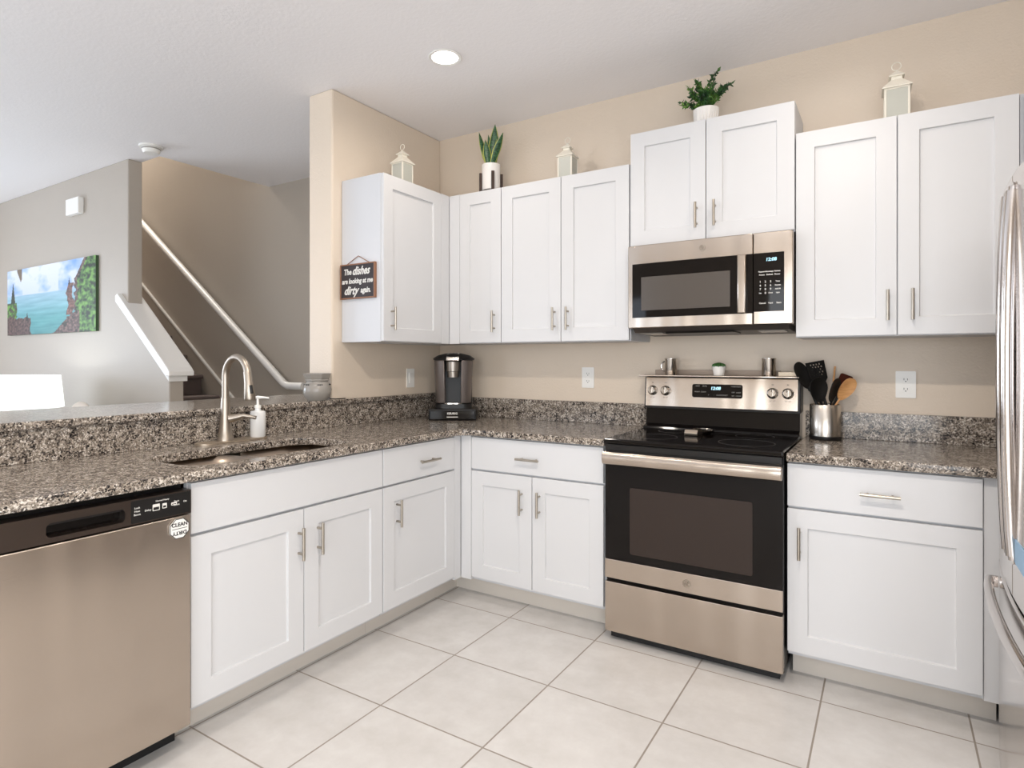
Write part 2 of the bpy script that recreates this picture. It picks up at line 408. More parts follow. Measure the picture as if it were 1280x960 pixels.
for x in (-4.2, -3.0, -1.9):
    zz = 1.075-(x+1.64)*.7163; b_ = MB(); b_.tube([(x, .0, zz-.02), (x, .03, zz-.05), (x, .068, zz-.05)], .008, 8); b_.build('bracket', SATIN, hr, smooth=True)

# ------------------------------------------------------------------ cabinets (local frame: front faces -y, x to the right)
def shaker(m, x0, x1, z0, z1, y, fr=.072, th=.02, rec=.009):
    """door slab, front face at y, recessed centre panel"""
    i0, i1, j0, j1 = x0+fr, x1-fr, z0+fr, z1-fr
    V = lambda *p: m.b.verts.new(p)
    of = [V(x0, y, z0), V(x1, y, z0), V(x1, y, z1), V(x0, y, z1)]
    jf = [V(i0, y, j0), V(i1, y, j0), V(i1, y, j1), V(i0, y, j1)]
    e = .002
    jr = [V(i0+e, y+rec, j0+e), V(i1-e, y+rec, j0+e), V(i1-e, y+rec, j1-e), V(i0+e, y+rec, j1-e)]
    ob = [V(x0, y+th, z0), V(x1, y+th, z0), V(x1, y+th, z1), V(x0, y+th, z1)]
    for k in range(4):
        n = (k+1) % 4
        m._f([of[k], of[n], jf[n], jf[k]]); m._f([jf[k], jf[n], jr[n], jr[k]]); m._f([of[n], of[k], ob[k], ob[n]])
    m._f(jr); m._f(ob[::-1])
def pull(parent, a, b, off=.032, r=.006):
    """bar pull between a and b (local coords on the front face), standing off towards -y"""
    a = Vector(a); b = Vector(b); d = (b-a).normalized(); m = MB()
    n = Vector((0, -off, 0))
    m.tube([a+n, b+n], r, 12)
    L = (b-a).length
    for t in (.19, .81):
        p = a+d*L*t; m.tube([p, p+n], r*.8, 10)
    return m.build('handle', SATIN, parent, smooth=True, local=True)
def cabinet(label, loc, rz, w, depth, z0, z1, doors, drawers=(), toe=None, fillers=(), body_x=None, name='base_cabinet', group=None):
    e = empty(name, label, 'cabinet', loc, rz, group)
    dd = depth-.02
    bx = body_x or (0, w)
    m = MB(); m.box(bx[0], bx[1], -dd+.001, -.003, z0, z1)
    m.build('body', CARC, e, bev=.001, local=True)
    for d in doors:
        m = MB(); shaker(m, d[0], d[1], d[2], d[3], -depth)
        o = m.build('door', CAB, e, bev=.0012, local=True)
        if d[4] is not None: pull(o, (d[4], -depth, d[5]), (d[4], -depth, d[6]))
    for d in drawers:
        m = MB(); m.box(d[0], d[1], -depth, -depth+.0195, d[2], d[3])
        o = m.build('drawer' if d[4] is not None else 'drawer_panel', CAB, e, bev=.0015, local=True)
        if d[4] is not None: pull(o, (d[4], -depth, (d[2]+d[3])/2-.006), (d[5], -depth, (d[2]+d[3])/2-.006))
    for f in fillers:
        m = MB(); m.box(f[0], f[1], f[2], f[3], f[4], f[5]); m.build('filler_strip', CAB, e, bev=.001, local=True)
    if toe:
        m = MB(); m.box(toe[0], toe[1], -.53, -.512, 0, z0); m.build('toe_kick', TOE, e, local=True)
    return e
ZB0, ZB1 = .105, .873
dz0, dz1, wz0, wz1 = .123, .688, .698, .866
hz = (.496, .622)
# back run, left of the range: x .64 .. 1.47
cabinet('white two-door base cabinet with one drawer, left of the range', (0, 0, 0), 0, 1.472, .64, ZB0, ZB1,
    [(.709, 1.076, dz0, dz1, 1.021, *hz), (1.080, 1.4595, dz0, dz1, 1.122, *hz)],
    [(.709, 1.4595, wz0, wz1, .998, 1.129)], toe=(.53, 1.472), fillers=[(.6405, .7055, -.639, -.6195, ZB0, ZB1)], body_x=(.62, 1.470))
# right of the range
cabinet('white single-door base cabinet with wide drawer, right of the range', (2.236, 0, 0), 0, .64, .64, ZB0, ZB1,
    [(.003, .612, dz0, dz1, .047, *hz)], [(.003, .612, wz0, wz1, .25, .377)], toe=(.01, .66), fillers=[(.615, .665, -.632, -.6195, ZB0, ZB1)], body_x=(.004, .664))
cabinet('white base cabinet in the right corner, partly behind the refrigerator', (2.905, 0, 0), 0, .70, .64, ZB0, ZB1,
    [(.003, .45, dz0, dz1, .40, *hz)], [(.003, .45, wz0, wz1, .17, .29)], toe=(0, .70), body_x=(0, .70))
# left run (faces +x): local x = world y + offset
Y0 = -2.150
cabinet('white sink base cabinet with two doors below the double sink', (0, Y0, 0), PI/2, .908, .64, ZB0, .70,
    [(.003, .4625, dz0, dz1, .437, *hz), (.4665, .906, dz0, dz1, .532, *hz)],
    [(.003, .906, wz0, wz1, None, None)], toe=(-.0, .908), body_x=(0, .908), fillers=[(0, .908, -.6195, -.60, .70, ZB1)])
cabinet('white narrow base cabinet with one drawer and one door, right of the sink', (0, -1.2405, 0), PI/2, .60, .64, ZB0, ZB1,
    [(.003, .5425, dz0, dz1, .092, *hz)], [(.003, .5425, wz0, wz1, .24, .385)], toe=(0, .71), body_x=(0.001, .60),
    fillers=[(.546, .5995, -.639, -.6195, ZB0, ZB1)])
m = MB(); m.box(.0, .64, -2.80, -2.775, 0, ZB1)
tag(m.build('end_panel', CARC, bev=.001), 'white end panel closing the counter run beyond the dishwasher', 'panel', base_at=(.32, -2.79, 0))

# uppers
UZ0, UZ1 = 1.377, 2.275
uh = (1.436, 1.561)
cabinet('white single-door wall cabinet with the small dark sign on its side', (0, -.897, 0), PI/2, .56, .318, UZ0-.004, UZ1,
    [(.003, .499, UZ0, UZ1-.002, .061, *uh)], body_x=(.001, .897), fillers=[(.5015, .579, -.317, -.2975, UZ0-.004, UZ1)], name='wall_cabinet')
cabinet('white narrow wall cabinet in the corner under the snake plant', (.30, 0, 0), 0, .39, .318, UZ0-.004, UZ1,
    [(.096, .3895, UZ0, UZ1-.002, .347, *uh)], body_x=(.0, .391), fillers=[(.0185, .0935, -.317, -.2975, UZ0-.004, UZ1)], name='wall_cabinet')
cabinet('white two-door wall cabinet left of the microwave, a cream lantern on top', (.692, 0, 0), 0, .772, .318, UZ0-.004, UZ1,
    [(.002, .383, UZ0, UZ1-.002, .348, *uh), (.387, .771, UZ0, UZ1-.002, .429, *uh)], body_x=(0, .775), name='wall_cabinet')
cabinet('white short two-door wall cabinet above the microwave', (1.470, 0, 0), 0, .762, .318, 1.845, 2.423,
    [(.002, .373, 1.852, 2.421, .333, 1.905, 2.026), (.377, .757, 1.852, 2.421, .418, 1.905, 2.026)], body_x=(.001, .758), name='wall_cabinet')
cabinet('white two-door wall cabinet right of the microwave', (2.231, 0, 0), 0, .76, .318, UZ0-.004, UZ1,
    [(.002, .3735, UZ0, UZ1-.002, .343, *uh), (.3775, .757, UZ0, UZ1-.002, .427, *uh)], body_x=(0, .76), name='wall_cabinet')
cabinet('white wall cabinet at the far right frame edge, above the refrigerator corner', (3.0, 0, 0), 0, .6, .318, UZ0-.004, UZ1,
    [(.004, .45, UZ0, UZ1-.002, .40, *uh)], body_x=(-.008, .6), name='wall_cabinet')

# ------------------------------------------------------------------ granite
def slab(name, label, cat, outer, holes, z0, z1, bev=.004):
    m = MB(); m.add_mesh(plate_mesh(outer, holes, z1-z0), T(0, 0, z0))
    bmesh.ops.remove_doubles(m.b, verts=m.b.verts, dist=1e-5)
    xs = [p[0] for p in outer]; ys = [p[1] for p in outer]
    return tag(m.build(name, GRAN, bev=bev), label, cat, base_at=((min(xs)+max(xs))/2, (min(ys)+max(ys))/2, z0))
SX0, SX1, SY0, SY1 = .222, .586, -2.105, -1.350
outer = [(.0, -2.83), (.665, -2.83), (.665, -.72)] + [(.72-.055*math.cos(a), -.72+.055*math.sin(a)) for a in (PI/8, PI/4, 3*PI/8)] + [(.72, -.665), (1.474, -.665), (1.474, 0), (0, 0)]
slab('countertop', 'speckled granite countertop turning the corner around the sink', 'countertop', outer, [rrect(SX0, SX1, SY0, SY1, .10, 8)], .875, .908)
slab('countertop', 'short speckled granite countertop between range and refrigerator', 'countertop', [(2.238, -.665), (XR, -.665), (XR, 0), (2.238, 0)], [], .875, .908)
slab('bar_top', 'raised speckled granite bar ledge behind the sink', 'countertop',
     [(.034, -3.25), (.034, -.022), (0.001, -.022), (0.001, -.966), (-.191, -.966), (-.191, -.72), (-.60, -.72), (-.60, -3.25)], [], 1.028, 1.057, .005)
m = MB(); m.box(.001, .017, -2.83, -.0215, .9085, 1.0275)
tag(m.build('backsplash', GRAN, bev=.001), 'granite backsplash between the sink counter and the raised bar', 'backsplash', base_at=(.01, -1.4, .9085))
m = MB(); m.box(.0355, 1.474, -.021, -.001, .9085, 1.031)
tag(m.build('backsplash', GRAN, bev=.001), 'low granite backsplash on the back wall behind the coffee maker', 'backsplash', base_at=(.75, -.01, .9085))
m = MB(); m.box(2.240, XR-.001, -.021, -.001, .9085, 1.031)
tag(m.build('backsplash', GRAN, bev=.001), 'low granite backsplash beside the utensil crock, right of the range', 'backsplash', base_at=(2.9, -.01, .9085))

# ------------------------------------------------------------------ sink + faucet
sk = empty('kitchen_sink', 'stainless double-bowl sink set under the granite counter', 'sink', (.425, -1.725, .70))
def bowl(y0, y1):
    m = MB(); lev = [(0, .874, 0), (0, .80, .004), (0, .735, .012), (0, .712, .04), (0, .706, .12)]
    rings = []
    for _, z, ins in lev:
        r = max(.02, .085-ins*.4); rings.append([m.b.verts.new((p[0], p[1], z)) for p in rrect(SX0-.012+ins, SX1+.012-ins, y0+ins, y1-ins, r, 6)])
    for A, B in zip(rings, rings[1:]):
        for k in range(len(A)): m._f([A[k], A[(k+1) % len(A)], B[(k+1) % len(A)], B[k]])
    m._f(rings[-1])
    o = m.build('bowl', STEELB, sk, smooth=True)
    md = o.modifiers.new('s', 'SOLIDIFY'); md.thickness = .002; md.offset = -1
    c = ((SX0+SX1)/2, (y0+y1)/2)
    d = MB(); d.lathe([(0, .7062), (.03, .7065), (.042, .7085), (.044, .7062)], 24, c); d.build('drain', CHROME, o, smooth=True)
bowl(-2.117, -1.737); bowl(-1.713, -1.338)
m = MB(); m.box(SX0-.011, SX1+.011, -1.7365, -1.7135, .835, .852); m.build('divider', STEELB, sk, bev=.003)
fc = empty('kitchen_faucet', 'tall brushed nickel gooseneck faucet beside the sink', 'faucet', (.085, -1.66, .908))
m = MB(); m.add_mesh(plate_mesh(rrect(.048, .135, -1.80, -1.46, .04, 8), [], .007), T(0, 0, .9085)); m.build('deck_plate', base('deck_nickel', srgb(196, 182, 164), .45, .9), fc, bev=.003, smooth=True)
m = MB(); fx, fy = .085, -1.66
m.lathe([(.0, .915), (.036, .915), (.036, .922), (.030, .935), (.026, .97), (.0225, 1.02), (.0185, 1.10), (.0180, 1.105)], 28, (fx, fy))
m.build('body', NICKEL, fc, smooth=True)
m = MB(); pts = [(fx, fy, 1.10), (fx, fy, 1.16)]
R = .0815; cz = 1.200
for k in range(0, 17):
    a = PI-PI*k/16*.93; pts.append((fx+R+R*math.cos(a), fy, cz+R*1.05*math.sin(a)))
m.tube(pts, .0155, 16); m.build('spout', NICKEL, fc, smooth=True)
ex, ez = pts[-1][0], pts[-1][2]
m = MB(); m.tube([(ex-.003, fy, ez+.005), (ex+.006, fy, ez-.04), (ex+.014, fy, 1.108), (ex+.0145, fy, 1.100)], [.0165, .0185, .024, .021], 20); hd = m.build('spray_head', NICKEL, fc, smooth=True)
m = MB(); m.tube([(ex+.026, fy-.004, 1.165), (ex+.034, fy-.004, 1.130)], [.007, .007], 10); m.build('spray_button', BLACKP, hd, smooth=True)
m = MB(); m.tube([(fx+.015, fy+.01, 1.012), (fx+.04, fy+.03, 1.018), (fx+.065, fy+.045, 1.026), (fx+.092, fy+.065, 1.020), (fx+.108, fy+.078, 1.016)], [.020, .016, .0095, .0075, .0085], 14)
m.build('lever_handle', NICKEL, fc, smooth=True)

sd = empty('soap_dispenser', 'frosted white soap pump bottle beside the faucet', 'soap dispenser', (.10, -1.505, .9155))
m = MB(); m.lathe([(0, .9158), (.030, .9158), (.034, .921), (.0345, 1.028), (.031, 1.036), (.013, 1.040), (.012, 1.05), (0, 1.05)], 28, (.10, -1.505))
m.build('bottle', base('frosted_bottle', srgb(232, 232, 230), .25), sd, smooth=True)
m = MB(); m.lathe([(0, 1.05), (.0145, 1.05), (.0145, 1.063), (.006, 1.066), (.005, 1.098), (.0, 1.098)], 20, (.10, -1.505))
m.tube([(.088, -1.51, 1.099), (.10, -1.505, 1.100), (.12, -1.485, 1.099), (.135, -1.470, 1.096)], [.006, .008, .005, .004], 12); m.build('pump', WHITEP, sd, smooth=True)

# ------------------------------------------------------------------ dishwasher (local frame like the cabinets)
dw = empty('dishwasher', 'stainless dishwasher with dark control strip at the left edge', 'dishwasher', (0, -2.762, 0), PI/2)
W = .606
m = MB(); m.box(.004, W-.004, -.60, -.02, .10, .868); m.build('body', BLACKP, dw, local=True)
m = MB(); n0 = 0
prof = []
for k in range(13):
    x = .004+(W-.008)*k/12; prof.append((x, -.66-.006*(1-((k-6)/6)**4)))
m.prism([(.004, -.605)]+prof+[(W-.004, -.605)], 'z', .085, .772)
door = m.build('door', STEEL, dw, local=True, bev=.003, smooth=True)
px0, px1 = .195, .398
cs = MB(); cs.add_mesh(plate_mesh([(.004, .776), (W-.004, .776), (W-.004, .852), (.004, .852)], [rrect(px0, px1, .790, .830, .014)], .05), T(0, -.612, 0) @ RXF)
cp = cs.build('control_strip', DKSTEEL, dw, local=True, bev=.002)
m = MB(); m.box(px0-.005, px1+.005, -.63, -.612, .785, .835); pk = m.build('handle_pocket', BLACKG, cp, local=True)
m = MB(); m.box(px0+.004, px1-.004, -.652, -.628, .822, .828); m.build('grip_lip', BLACKP, pk, local=True)
m = MB()
m.add_mesh(plate_mesh(rrect(.414, W-.008, .780, .848, .003), [], .0006), T(0, -.662, 0) @ RXF)
ctl = m.build('control_panel', BLACKP, cp, local=True)
m = MB()
for i, (x, z, s_) in enumerate([(.424, .825, 'Lock'), (.424, .815, 'Heat'), (.424, .805, 'Boost'), (.456, .812, 'Delay'), (.545, .823, 'Start'), (.545, .812, 'Reset'), (.573, .818, 'On'), (.500, .835, 'Normal Heavy')]):
    m.add_mesh(text_mesh(s_, .0085 if i != 7 else .007), T(x+.008, -.663, z) @ RXF)
for x, z, ww, hh in ((.478, .806, .022, .020), (.508, .808, .014, .016), (.536, .812, .018, .009)):
    m.add_mesh(plate_mesh(rrect(x, x+ww, z, z+hh, .002), [rrect(x+.002, x+ww-.002, z+.002, z+hh*.55, .001)], .0006), T(0, -.6625, 0) @ RXF)
m.build('lettering', WINK, ctl, local=True)
m = MB(); m.box(.004, W-.004, -.565, -.54, .0, .085); m.build('toe_panel', BLACKM, dw, local=True)

# octagonal magnet on the dishwasher (rests on its door)
mg = empty('magnet', 'white octagonal CLEAN DIRTY magnet on the dishwasher door', 'magnet', (.667, -2.203, .735), PI/2)
oc = [(.034*math.cos(PI/8+PI/4*k), .034*math.sin(PI/8+PI/4*k)) for k in range(8)]
m = MB(); m.add_mesh(plate_mesh(oc, [], .003), RXF); m.build('plate', WHITEP, mg, local=True)
m = MB(); m.add_mesh(plate_mesh(oc, [[(p[0]*.93, p[1]*.93) for p in oc]], .0006), T(0, -.003, 0) @ RXF); m.build('rim', BLACKP, mg, local=True)
m = MB(); m.add_mesh(text_mesh('CLEAN', .0165, off=.0004), T(0, -.0034, .0125) @ RXF)
m.add_mesh(text_mesh('DIRTY', .0165, off=.0004), T(0, -.0034, -.0135) @ RXF @ Matrix.Rotation(PI, 4, 'Z'))
m.box(-.024, .024, -.0038, -.003, -.0008, .0008); m.build('lettering', INK, mg, local=True)

# ------------------------------------------------------------------ range
rg = empty('range', 'stainless electric range with black glass cooktop and oven door', 'stove', (1.855, -.35, 0))
X0, X1 = 1.480, 2.232
m = MB(); m.box(X0+.003, X1-.003, -.655, -.03, .035, .893); m.build('body', BLACKP, rg, bev=.002)
m = MB(); m.box(X0, X1, -.690, -.10, .8935, .917); ct = m.build('cooktop', BLACKG, rg, bev=.007, seg=3)
BMK = base('burner_mark', (.06, .055, .05), .3)
for x, y, r in ((1.66, -.50, .10), (2.06, -.50, .115), (1.67, -.24, .075), (2.05, -.24, .085)):
    m = MB(); m.add_mesh(plate_mesh([(x+r*math.cos(a*PI/24), y+r*math.sin(a*PI/24)) for a in range(48)], [[(x+(r-.002)*math.cos(a*PI/24), y+(r-.002)*math.sin(a*PI/24)) for a in range(48)]], .0003), T(0, 0, .9171)); m.build('burner_ring', BMK, ct)
m = MB(); m.box(X0+.006, X1-.006, -.683, -.656, .862, .892); m.build('vent_trim', BLACKP, rg, bev=.002)
# oven door
m = MB(); m.box(X0+.008, X1-.002, -.684, -.656, .285, .862); od = m.build('oven_door', BLACKP, rg, bev=.003)
m = MB(); m.box(X0+.009, X1-.003, -.688, -.6845, .374, .80); og = m.build('door_glass', BLACKG, od, bev=.001)
m = MB(); m.add_mesh(plate_mesh(rrect(1.606, 2.118, .408, .704, .008), [], .0008), T(0, -.6881, 0) @ RXF); m.build('window', OVENW, og)
m = MB(); m.box(X0+.008, X1-.002, -.692, -.6845, .287, .372); m.build('lower_trim', STEEL, od, bev=.003)
def monogram(parent, x, y, z, r, mat):
    m = MB(); ci = lambda q: [(q*math.cos(a*PI/20), q*math.sin(a*PI/20)) for a in range(40)]
    m.add_mesh(plate_mesh(ci(r), [ci(r*.86)], .0008), T(x, y, z) @ RXF)
    # script-like monogram: two looped strokes
    M = T(x, y-.0006, z) @ RXF
    for pts in ([(.12, .48), (-.1, .55), (-.42, .25), (-.45, -.15), (-.2, -.48), (.02, -.35), (.02, 0), (-.2, .05)],
                [(.55, .40), (.35, .52), (.12, .35), (.22, .08), (.45, .02), (.15, -.02), (.08, -.3), (.3, -.5), (.55, -.32)]):
        n0 = len(m.b.verts); m.tube([(p[0]*r, p[1]*r, 0) for p in pts], r*.075, 6); m.xf(M, n0)
    for k in range(4):
        a = PI/4+k*PI/2; n0 = len(m.b.verts); m.tube([(r*.72*math.cos(a-.3), r*.72*math.sin(a-.3), 0), (r*.8*math.cos(a), r*.8*math.sin(a), 0), (r*.72*math.cos(a+.3), r*.72*math.sin(a+.3), 0)], r*.05, 6); m.xf(M, n0)
    return m.build('emblem', mat, parent, smooth=True)
monogram(od, 1.857, -.693, .328, .017, SATIN)
m = MB(); prof = [(-.722, .806), (-.729, .815), (-.731, .833), (-.728, .852), (-.720, .860), (-.705, .860), (-.705, .806)]
m.prism(prof, 'x', X0+.008, X1-.002); m.box(X0+.010, X0+.05, -.708, -.684, .815, .852); m.box(X1-.05, X1-.004, -.708, -.684, .815, .852)
m.build('oven_handle', STEEL, od, bev=.003, smooth=True)
m = MB(); m.box(X0+.02, X1-.02, -.645, -.60, .004, .05); m.build('shade_panel', BLACKM, rg)  # black panel put in for the shadow under the drawer
m = MB(); m.box(X0+.008, X1-.002, -.690, -.656, .044, .270); m.build('storage_drawer', STEEL, rg, bev=.004)
for x in (X0+.04, X1-.06):
    for y in (-.62, -.08):
        m = MB(); m.cyl((x+.01, y, 0), (x+.01, y, .04), .018); m.build('foot', BLACKP, rg, smooth=True)
# riser + backguard
m = MB(); m.prism([(-.02, .90), (-.165, .916), (-.160, .928), (-.118, .940), (-.110, 1.028), (-.02, 1.028)], 'x', X0+.004, X1-.006); m.build('riser', BLACKG, rg, bev=.002)
m = MB(); m.prism([(-.02, 1.025), (-.132, 1.022), (-.128, 1.030), (-.112, 1.186), (-.02, 1.187)], 'x', X0-.002, X1-.002); bg = m.build('backguard', BLACKP, rg, bev=.003)
m = MB(); m.prism([(-.118, 1.032), (-.134, 1.032), (-.118, 1.1835), (-.102, 1.1835)], 'x', X0+.006, X1-.012); pl = m.build('control_panel', STEEL, bg, bev=.002)
SL = math.atan2(.016, .1515)
RS = Matrix.Rotation(PI/2-SL, 4, 'X')
def onpanel(x, z, e=0): return T(x, -.134+(z-1.032)*.1056-e, z) @ RS
m = MB(); m.add_mesh(plate_mesh(rrect(-.122, .122, -.034, .034, .010), [], .0015), onpanel(1.852, 1.118, .0)); dp = m.build('display', BLACKG, pl)
m = MB(); m.add_mesh(text_mesh('12:08', .022, .15, off=.0006), onpanel(1.845, 1.131, .002)); m.build('digits', LED, dp)
m = MB()
for x, z, s_ in ((-.095, .024, 'BAKE'), (-.06, .024, 'BROIL'), (.078, .024, 'TIMER'), (.103, .024, 'LIGHT'), (-.097, -.005, 'WARM'), (-.066, -.005, 'CLEAN'), (-.04, -.02, '+'), (-.013, -.02, '-'), (.012, -.02, 'CLOCK'), (.04, -.02, 'START'), (.078, -.005, 'OFF'), (.103, -.005, 'LOCK'), (.078, -.022, 'SET'), (.103, -.022, 'COOK')):
    m.add_mesh(text_mesh(s_, .0085), onpanel(1.852+x, 1.118+z, .0018))
m.build('lettering', GINK, dp)
for x in (1.523, 1.592, 2.109, 2.176):
    m = MB(); m.lathe([(0, 0), (.026, 0), (.026, .004), (.021, .007), (.0195, .022), (.017, .025), (0, .025)], 28)
    m.b.verts.ensure_lookup_table(); n0 = len(m.b.verts); m.box(-.0045, .0045, -.019, .019, .022, .032)
    m.xf(onpanel(x, 1.114)); kn = m.build('knob', CHROME, pl, smooth=True, bev=.001)
    m = MB(); m.box(-.0012, .0012, .004, .019, .0321, .0326); m.xf(onpanel(x, 1.114)); m.build('pointer', BLACKP, kn)
DGP = base('dark_grey_print', (.12, .11, .10), .5)
for x, s_ in ((1.523, 'LF'), (1.592, 'LR'), (2.109, 'RR'), (2.176, 'RF')):
    m = MB(); m.add_mesh(text_mesh(s_, .009), onpanel(x, 1.155, .0004)); m.add_mesh(text_mesh('HI   LO', .008), onpanel(x, 1.078, .0004)); m.build('lettering', DGP, pl)

# shelf on the backguard and what stands on it
rs = empty('range_shelf', 'slim stainless shelf lying on top of the range backguard', 'shelf', (1.85, -.08, 1.1885))
m = MB(); m.box(1.455, 2.226, -.150, -.004, 1.1885, 1.196); m.build('shelf_board', STEEL, rs, bev=.002)
m = MB(); m.box(1.50, 2.13, -.012, -.004, 1.196, 1.222); m.build('back_lip', base('dull_steel', srgb(168, 152, 138), .55, .5), rs, bev=.001)
m = MB(); m.box(2.130, 2.222, -.095, -.004, 1.196, 1.2165); m.build('end_block', base('pale_steel', srgb(206, 192, 172), .45, .3), rs, bev=.002)
SZ = 1.1965
def mug(label, x, y, ang):
    e = empty('steel_mug', label, 'mug', (x, y, SZ))
    m = MB(); m.lathe([(0, SZ), (.030, SZ), (.032, SZ+.004), (.032, SZ+.08), (.0335, SZ+.083), (.0335, SZ+.0865), (.0305, SZ+.0865), (.0305, SZ+.006), (0, SZ+.006)], 32, (x, y)); m.build('cup', CHROME, e, smooth=True)
    m = MB(); pts = []
    for k in range(11):
        a = -PI/2+PI*k/10; rr = .030+.022*math.cos(a); pts.append((x+rr*math.cos(ang), y+rr*math.sin(ang), SZ+.045+.026*math.sin(a)))
    m.tube(pts, .0042, 8); m.build('handle', CHROME, e, smooth=True); return e
mug('small stainless mug on the range shelf, left of the succulent', 1.605, -.075, PI)
mug('small stainless mug on the range shelf, right of the succulent', 2.085, -.075, PI/2+.2)
sc_ = empty('potted_succulent', 'tiny green succulent in a white pot on the range shelf', 'plant', (1.85, -.075, SZ))
m = MB(); m.lathe([(0, SZ), (.025, SZ), (.033, SZ+.042), (.033, SZ+.046), (.029, SZ+.046), (.028, SZ+.038), (0, SZ+.038)], 24, (1.85, -.075)); m.build('pot', CERAM, sc_, smooth=True)
m = MB()
for ring, (nn, rr, hh) in enumerate(((9, .026, .008), (8, .018, .014), (5, .009, .018), (1, 0, .02))):
    for k in range(nn):
        a = 2*PI*k/nn+ring; m.ell((1.85+rr*math.cos(a), -.075+rr*math.sin(a), SZ+.042+hh*.6), .008, .008, .012, 8, 6)
m.build('foliage', SUCC, sc_, smooth=True)
# spoon rest on cooktop
sr = empty('spoon_rest', 'small round metal spoon rest at the back of the cooktop', 'spoon rest', (1.80, -.29, .9175))
m = MB(); m.lathe([(0, .9178), (.038, .9178), (.05, .926), (.056, .936), (.054, .937), (.048, .928), (.036, .9205), (0, .9205)], 32, (1.815, -.26)); m.build('dish', CHROME, sr, smooth=True)
m = MB(); m.prism([(-.395, .9178), (-.398, .930), (-.385, .946), (-.32, .936), (-.30, .926), (-.30, .9178)], 'x', 1.765, 1.825); m.build('handle_rest', NICKEL, sr, bev=.002)

# ------------------------------------------------------------------ microwave
mw = empty('microwave', 'stainless over-the-range microwave under the short wall cabinet', 'microwave', (1.855, -.2, 1.43))
MX0, MX1 = 1.483, 2.229
m = MB(); m.box(MX0+.004, MX1-.004, -.355, -.004, 1.434, 1.840); m.build('body', base('grey_case', srgb(120, 112, 106), .4, .6), mw, bev=.003)
fy_ = lambda x: -.383-.016*(1-((x-1.856)/.373)**2)**.5 if abs(x-1.856) < .373 else -.383
def bowed(x0, x1, z0, z1, yback, n=12, hole=None, extra=0):
    m = MB(); f = []
    for k in range(n+1):
        x = x0+(x1-x0)*k/n; f.append((x, fy_(x)-extra))
    m.prism([(x0, yback)]+f+[(x1, yback)], 'z', z0, z1); return m
md_ = bowed(MX0, 2.068, 1.432, 1.838, -.356, 16).build('door', STEEL, mw, bev=.0035, smooth=True)
bowed(1.508, 2.068, 1.482, 1.747, -.37, 14, extra=.0015).build('door_glass', BLACKG, md_, smooth=True)
wn_ = bowed(1.555, 1.972, 1.517, 1.680, -.37, 12, extra=.0025).build('window', MWWIN, md_, smooth=True)
hm = bowed(2.006, 2.043, 1.482, 1.745, -.398, 4, extra=.026); hm.build('door_handle', STEEL, md_, bev=.006, smooth=True)
mc_ = bowed(2.0705, MX1, 1.432, 1.838, -.356, 8).build('control_section', STEEL, mw, bev=.0035, smooth=True)
kp = bowed(2.0715, 2.195, 1.488, 1.747, -.37, 6, extra=.0015).build('keypad', BLACKG, mc_, smooth=True)
yk = fy_(2.14)-.0022
m = MB(); m.add_mesh(text_mesh('12:08', .020, .1, off=.0006), T(2.143, yk-.001, 1.716) @ RXF); m.build('digits', LED, kp)
m = MB(); ky = lambda x: fy_(x)-.0025
for i, zz in enumerate((1.664, 1.650)):
    for j, s_ in enumerate((('Popcorn', 'Beverage', 'Reheat'), ('Potato', 'Defrost', 'Power'))[i]):
        m.add_mesh(text_mesh(s_, .0085, off=.0002), T(2.106+j*.031, ky(2.106+j*.031), zz) @ RXF)
for r, row in enumerate((('1', '2', '3', 'Timer'), ('4', '5', '6', 'Express'), ('7', '8', '9', 'Add 30'), ('Set', '0', 'Clock', 'Light'))):
    for j, s_ in enumerate(row):
        x = 2.099+j*.021+(.008 if j == 3 else 0); m.add_mesh(text_mesh(s_, .0125 if len(s_) == 1 else .0075, off=.0002), T(x, ky(x), 1.619-r*.0165) @ RXF)
for j, s_ in enumerate(('Cancel', 'Vent', 'Start')):
    x = 2.108+j*.033; m.add_mesh(text_mesh(s_, .010, off=.0002), T(x, ky(x), 1.525) @ RXF)
m.build('lettering', WINK, kp)
monogram(md_, 1.849, -.4005, 1.795, .014, SATIN)
m = MB(); m.prism([(-.375, 1.4335), (-.34, 1.410), (-.03, 1.402), (-.03, 1.4335)], 'x', MX0+.02, MX1-.02); un = m.build('underside', base('dark_grey_case', srgb(92, 84, 78), .45, .5), mw, bev=.002)
m = MB(); m.prism([(-.352, 1.4125), (-.335, 1.404), (-.20, 1.400), (-.20, 1.405)], 'x', 1.66, 1.98); m.build('vent_grille', BLACKP, un)
for x0 in (1.53, 2.08):
    m = MB(); m.prism([(-.34, 1.4095), (-.33, 1.405), (-.22, 1.402), (-.22, 1.406)], 'x', x0, x0+.11); m.build('lamp_cover', GREYC, un)

# ------------------------------------------------------------------ refrigerator
fr = empty('refrigerator', 'stainless french-door refrigerator cut off by the right frame edge', 'refrigerator', (3.2, -1.265, 0))
FY0, FY1, FC = -1.72, -.81, -1.265
ff = lambda y: 2.87-.027*(1-((y-FC)/.455)**2)
m = MB(); m.box(2.945, 3.60, FY0+.006, FY1-.006, .03, 1.745); m.build('body', base('fridge_side_grey', srgb(120, 118, 116), .4, .5), fr, bev=.004)
def fdoor(y0, y1, z0, z1, name, parent=fr):
    m = MB(); f = []
    for k in range(15):
        y = y0+(y1-y0)*k/14; f.append((ff(y), y))
    m.prism([(2.94, y0)]+f+[(2.94, y1)], 'z', z0, z1); return m.build(name, STEELF, parent, bev=.006, smooth=True, seg=3)
dF = fdoor(FC+.002, FY1, .665, 1.750, 'door'); dN = fdoor(FY0, FC-.002, .665, 1.750, 'door')
dz = fdoor(FY0, FY1, .055, .650, 'freezer_drawer')
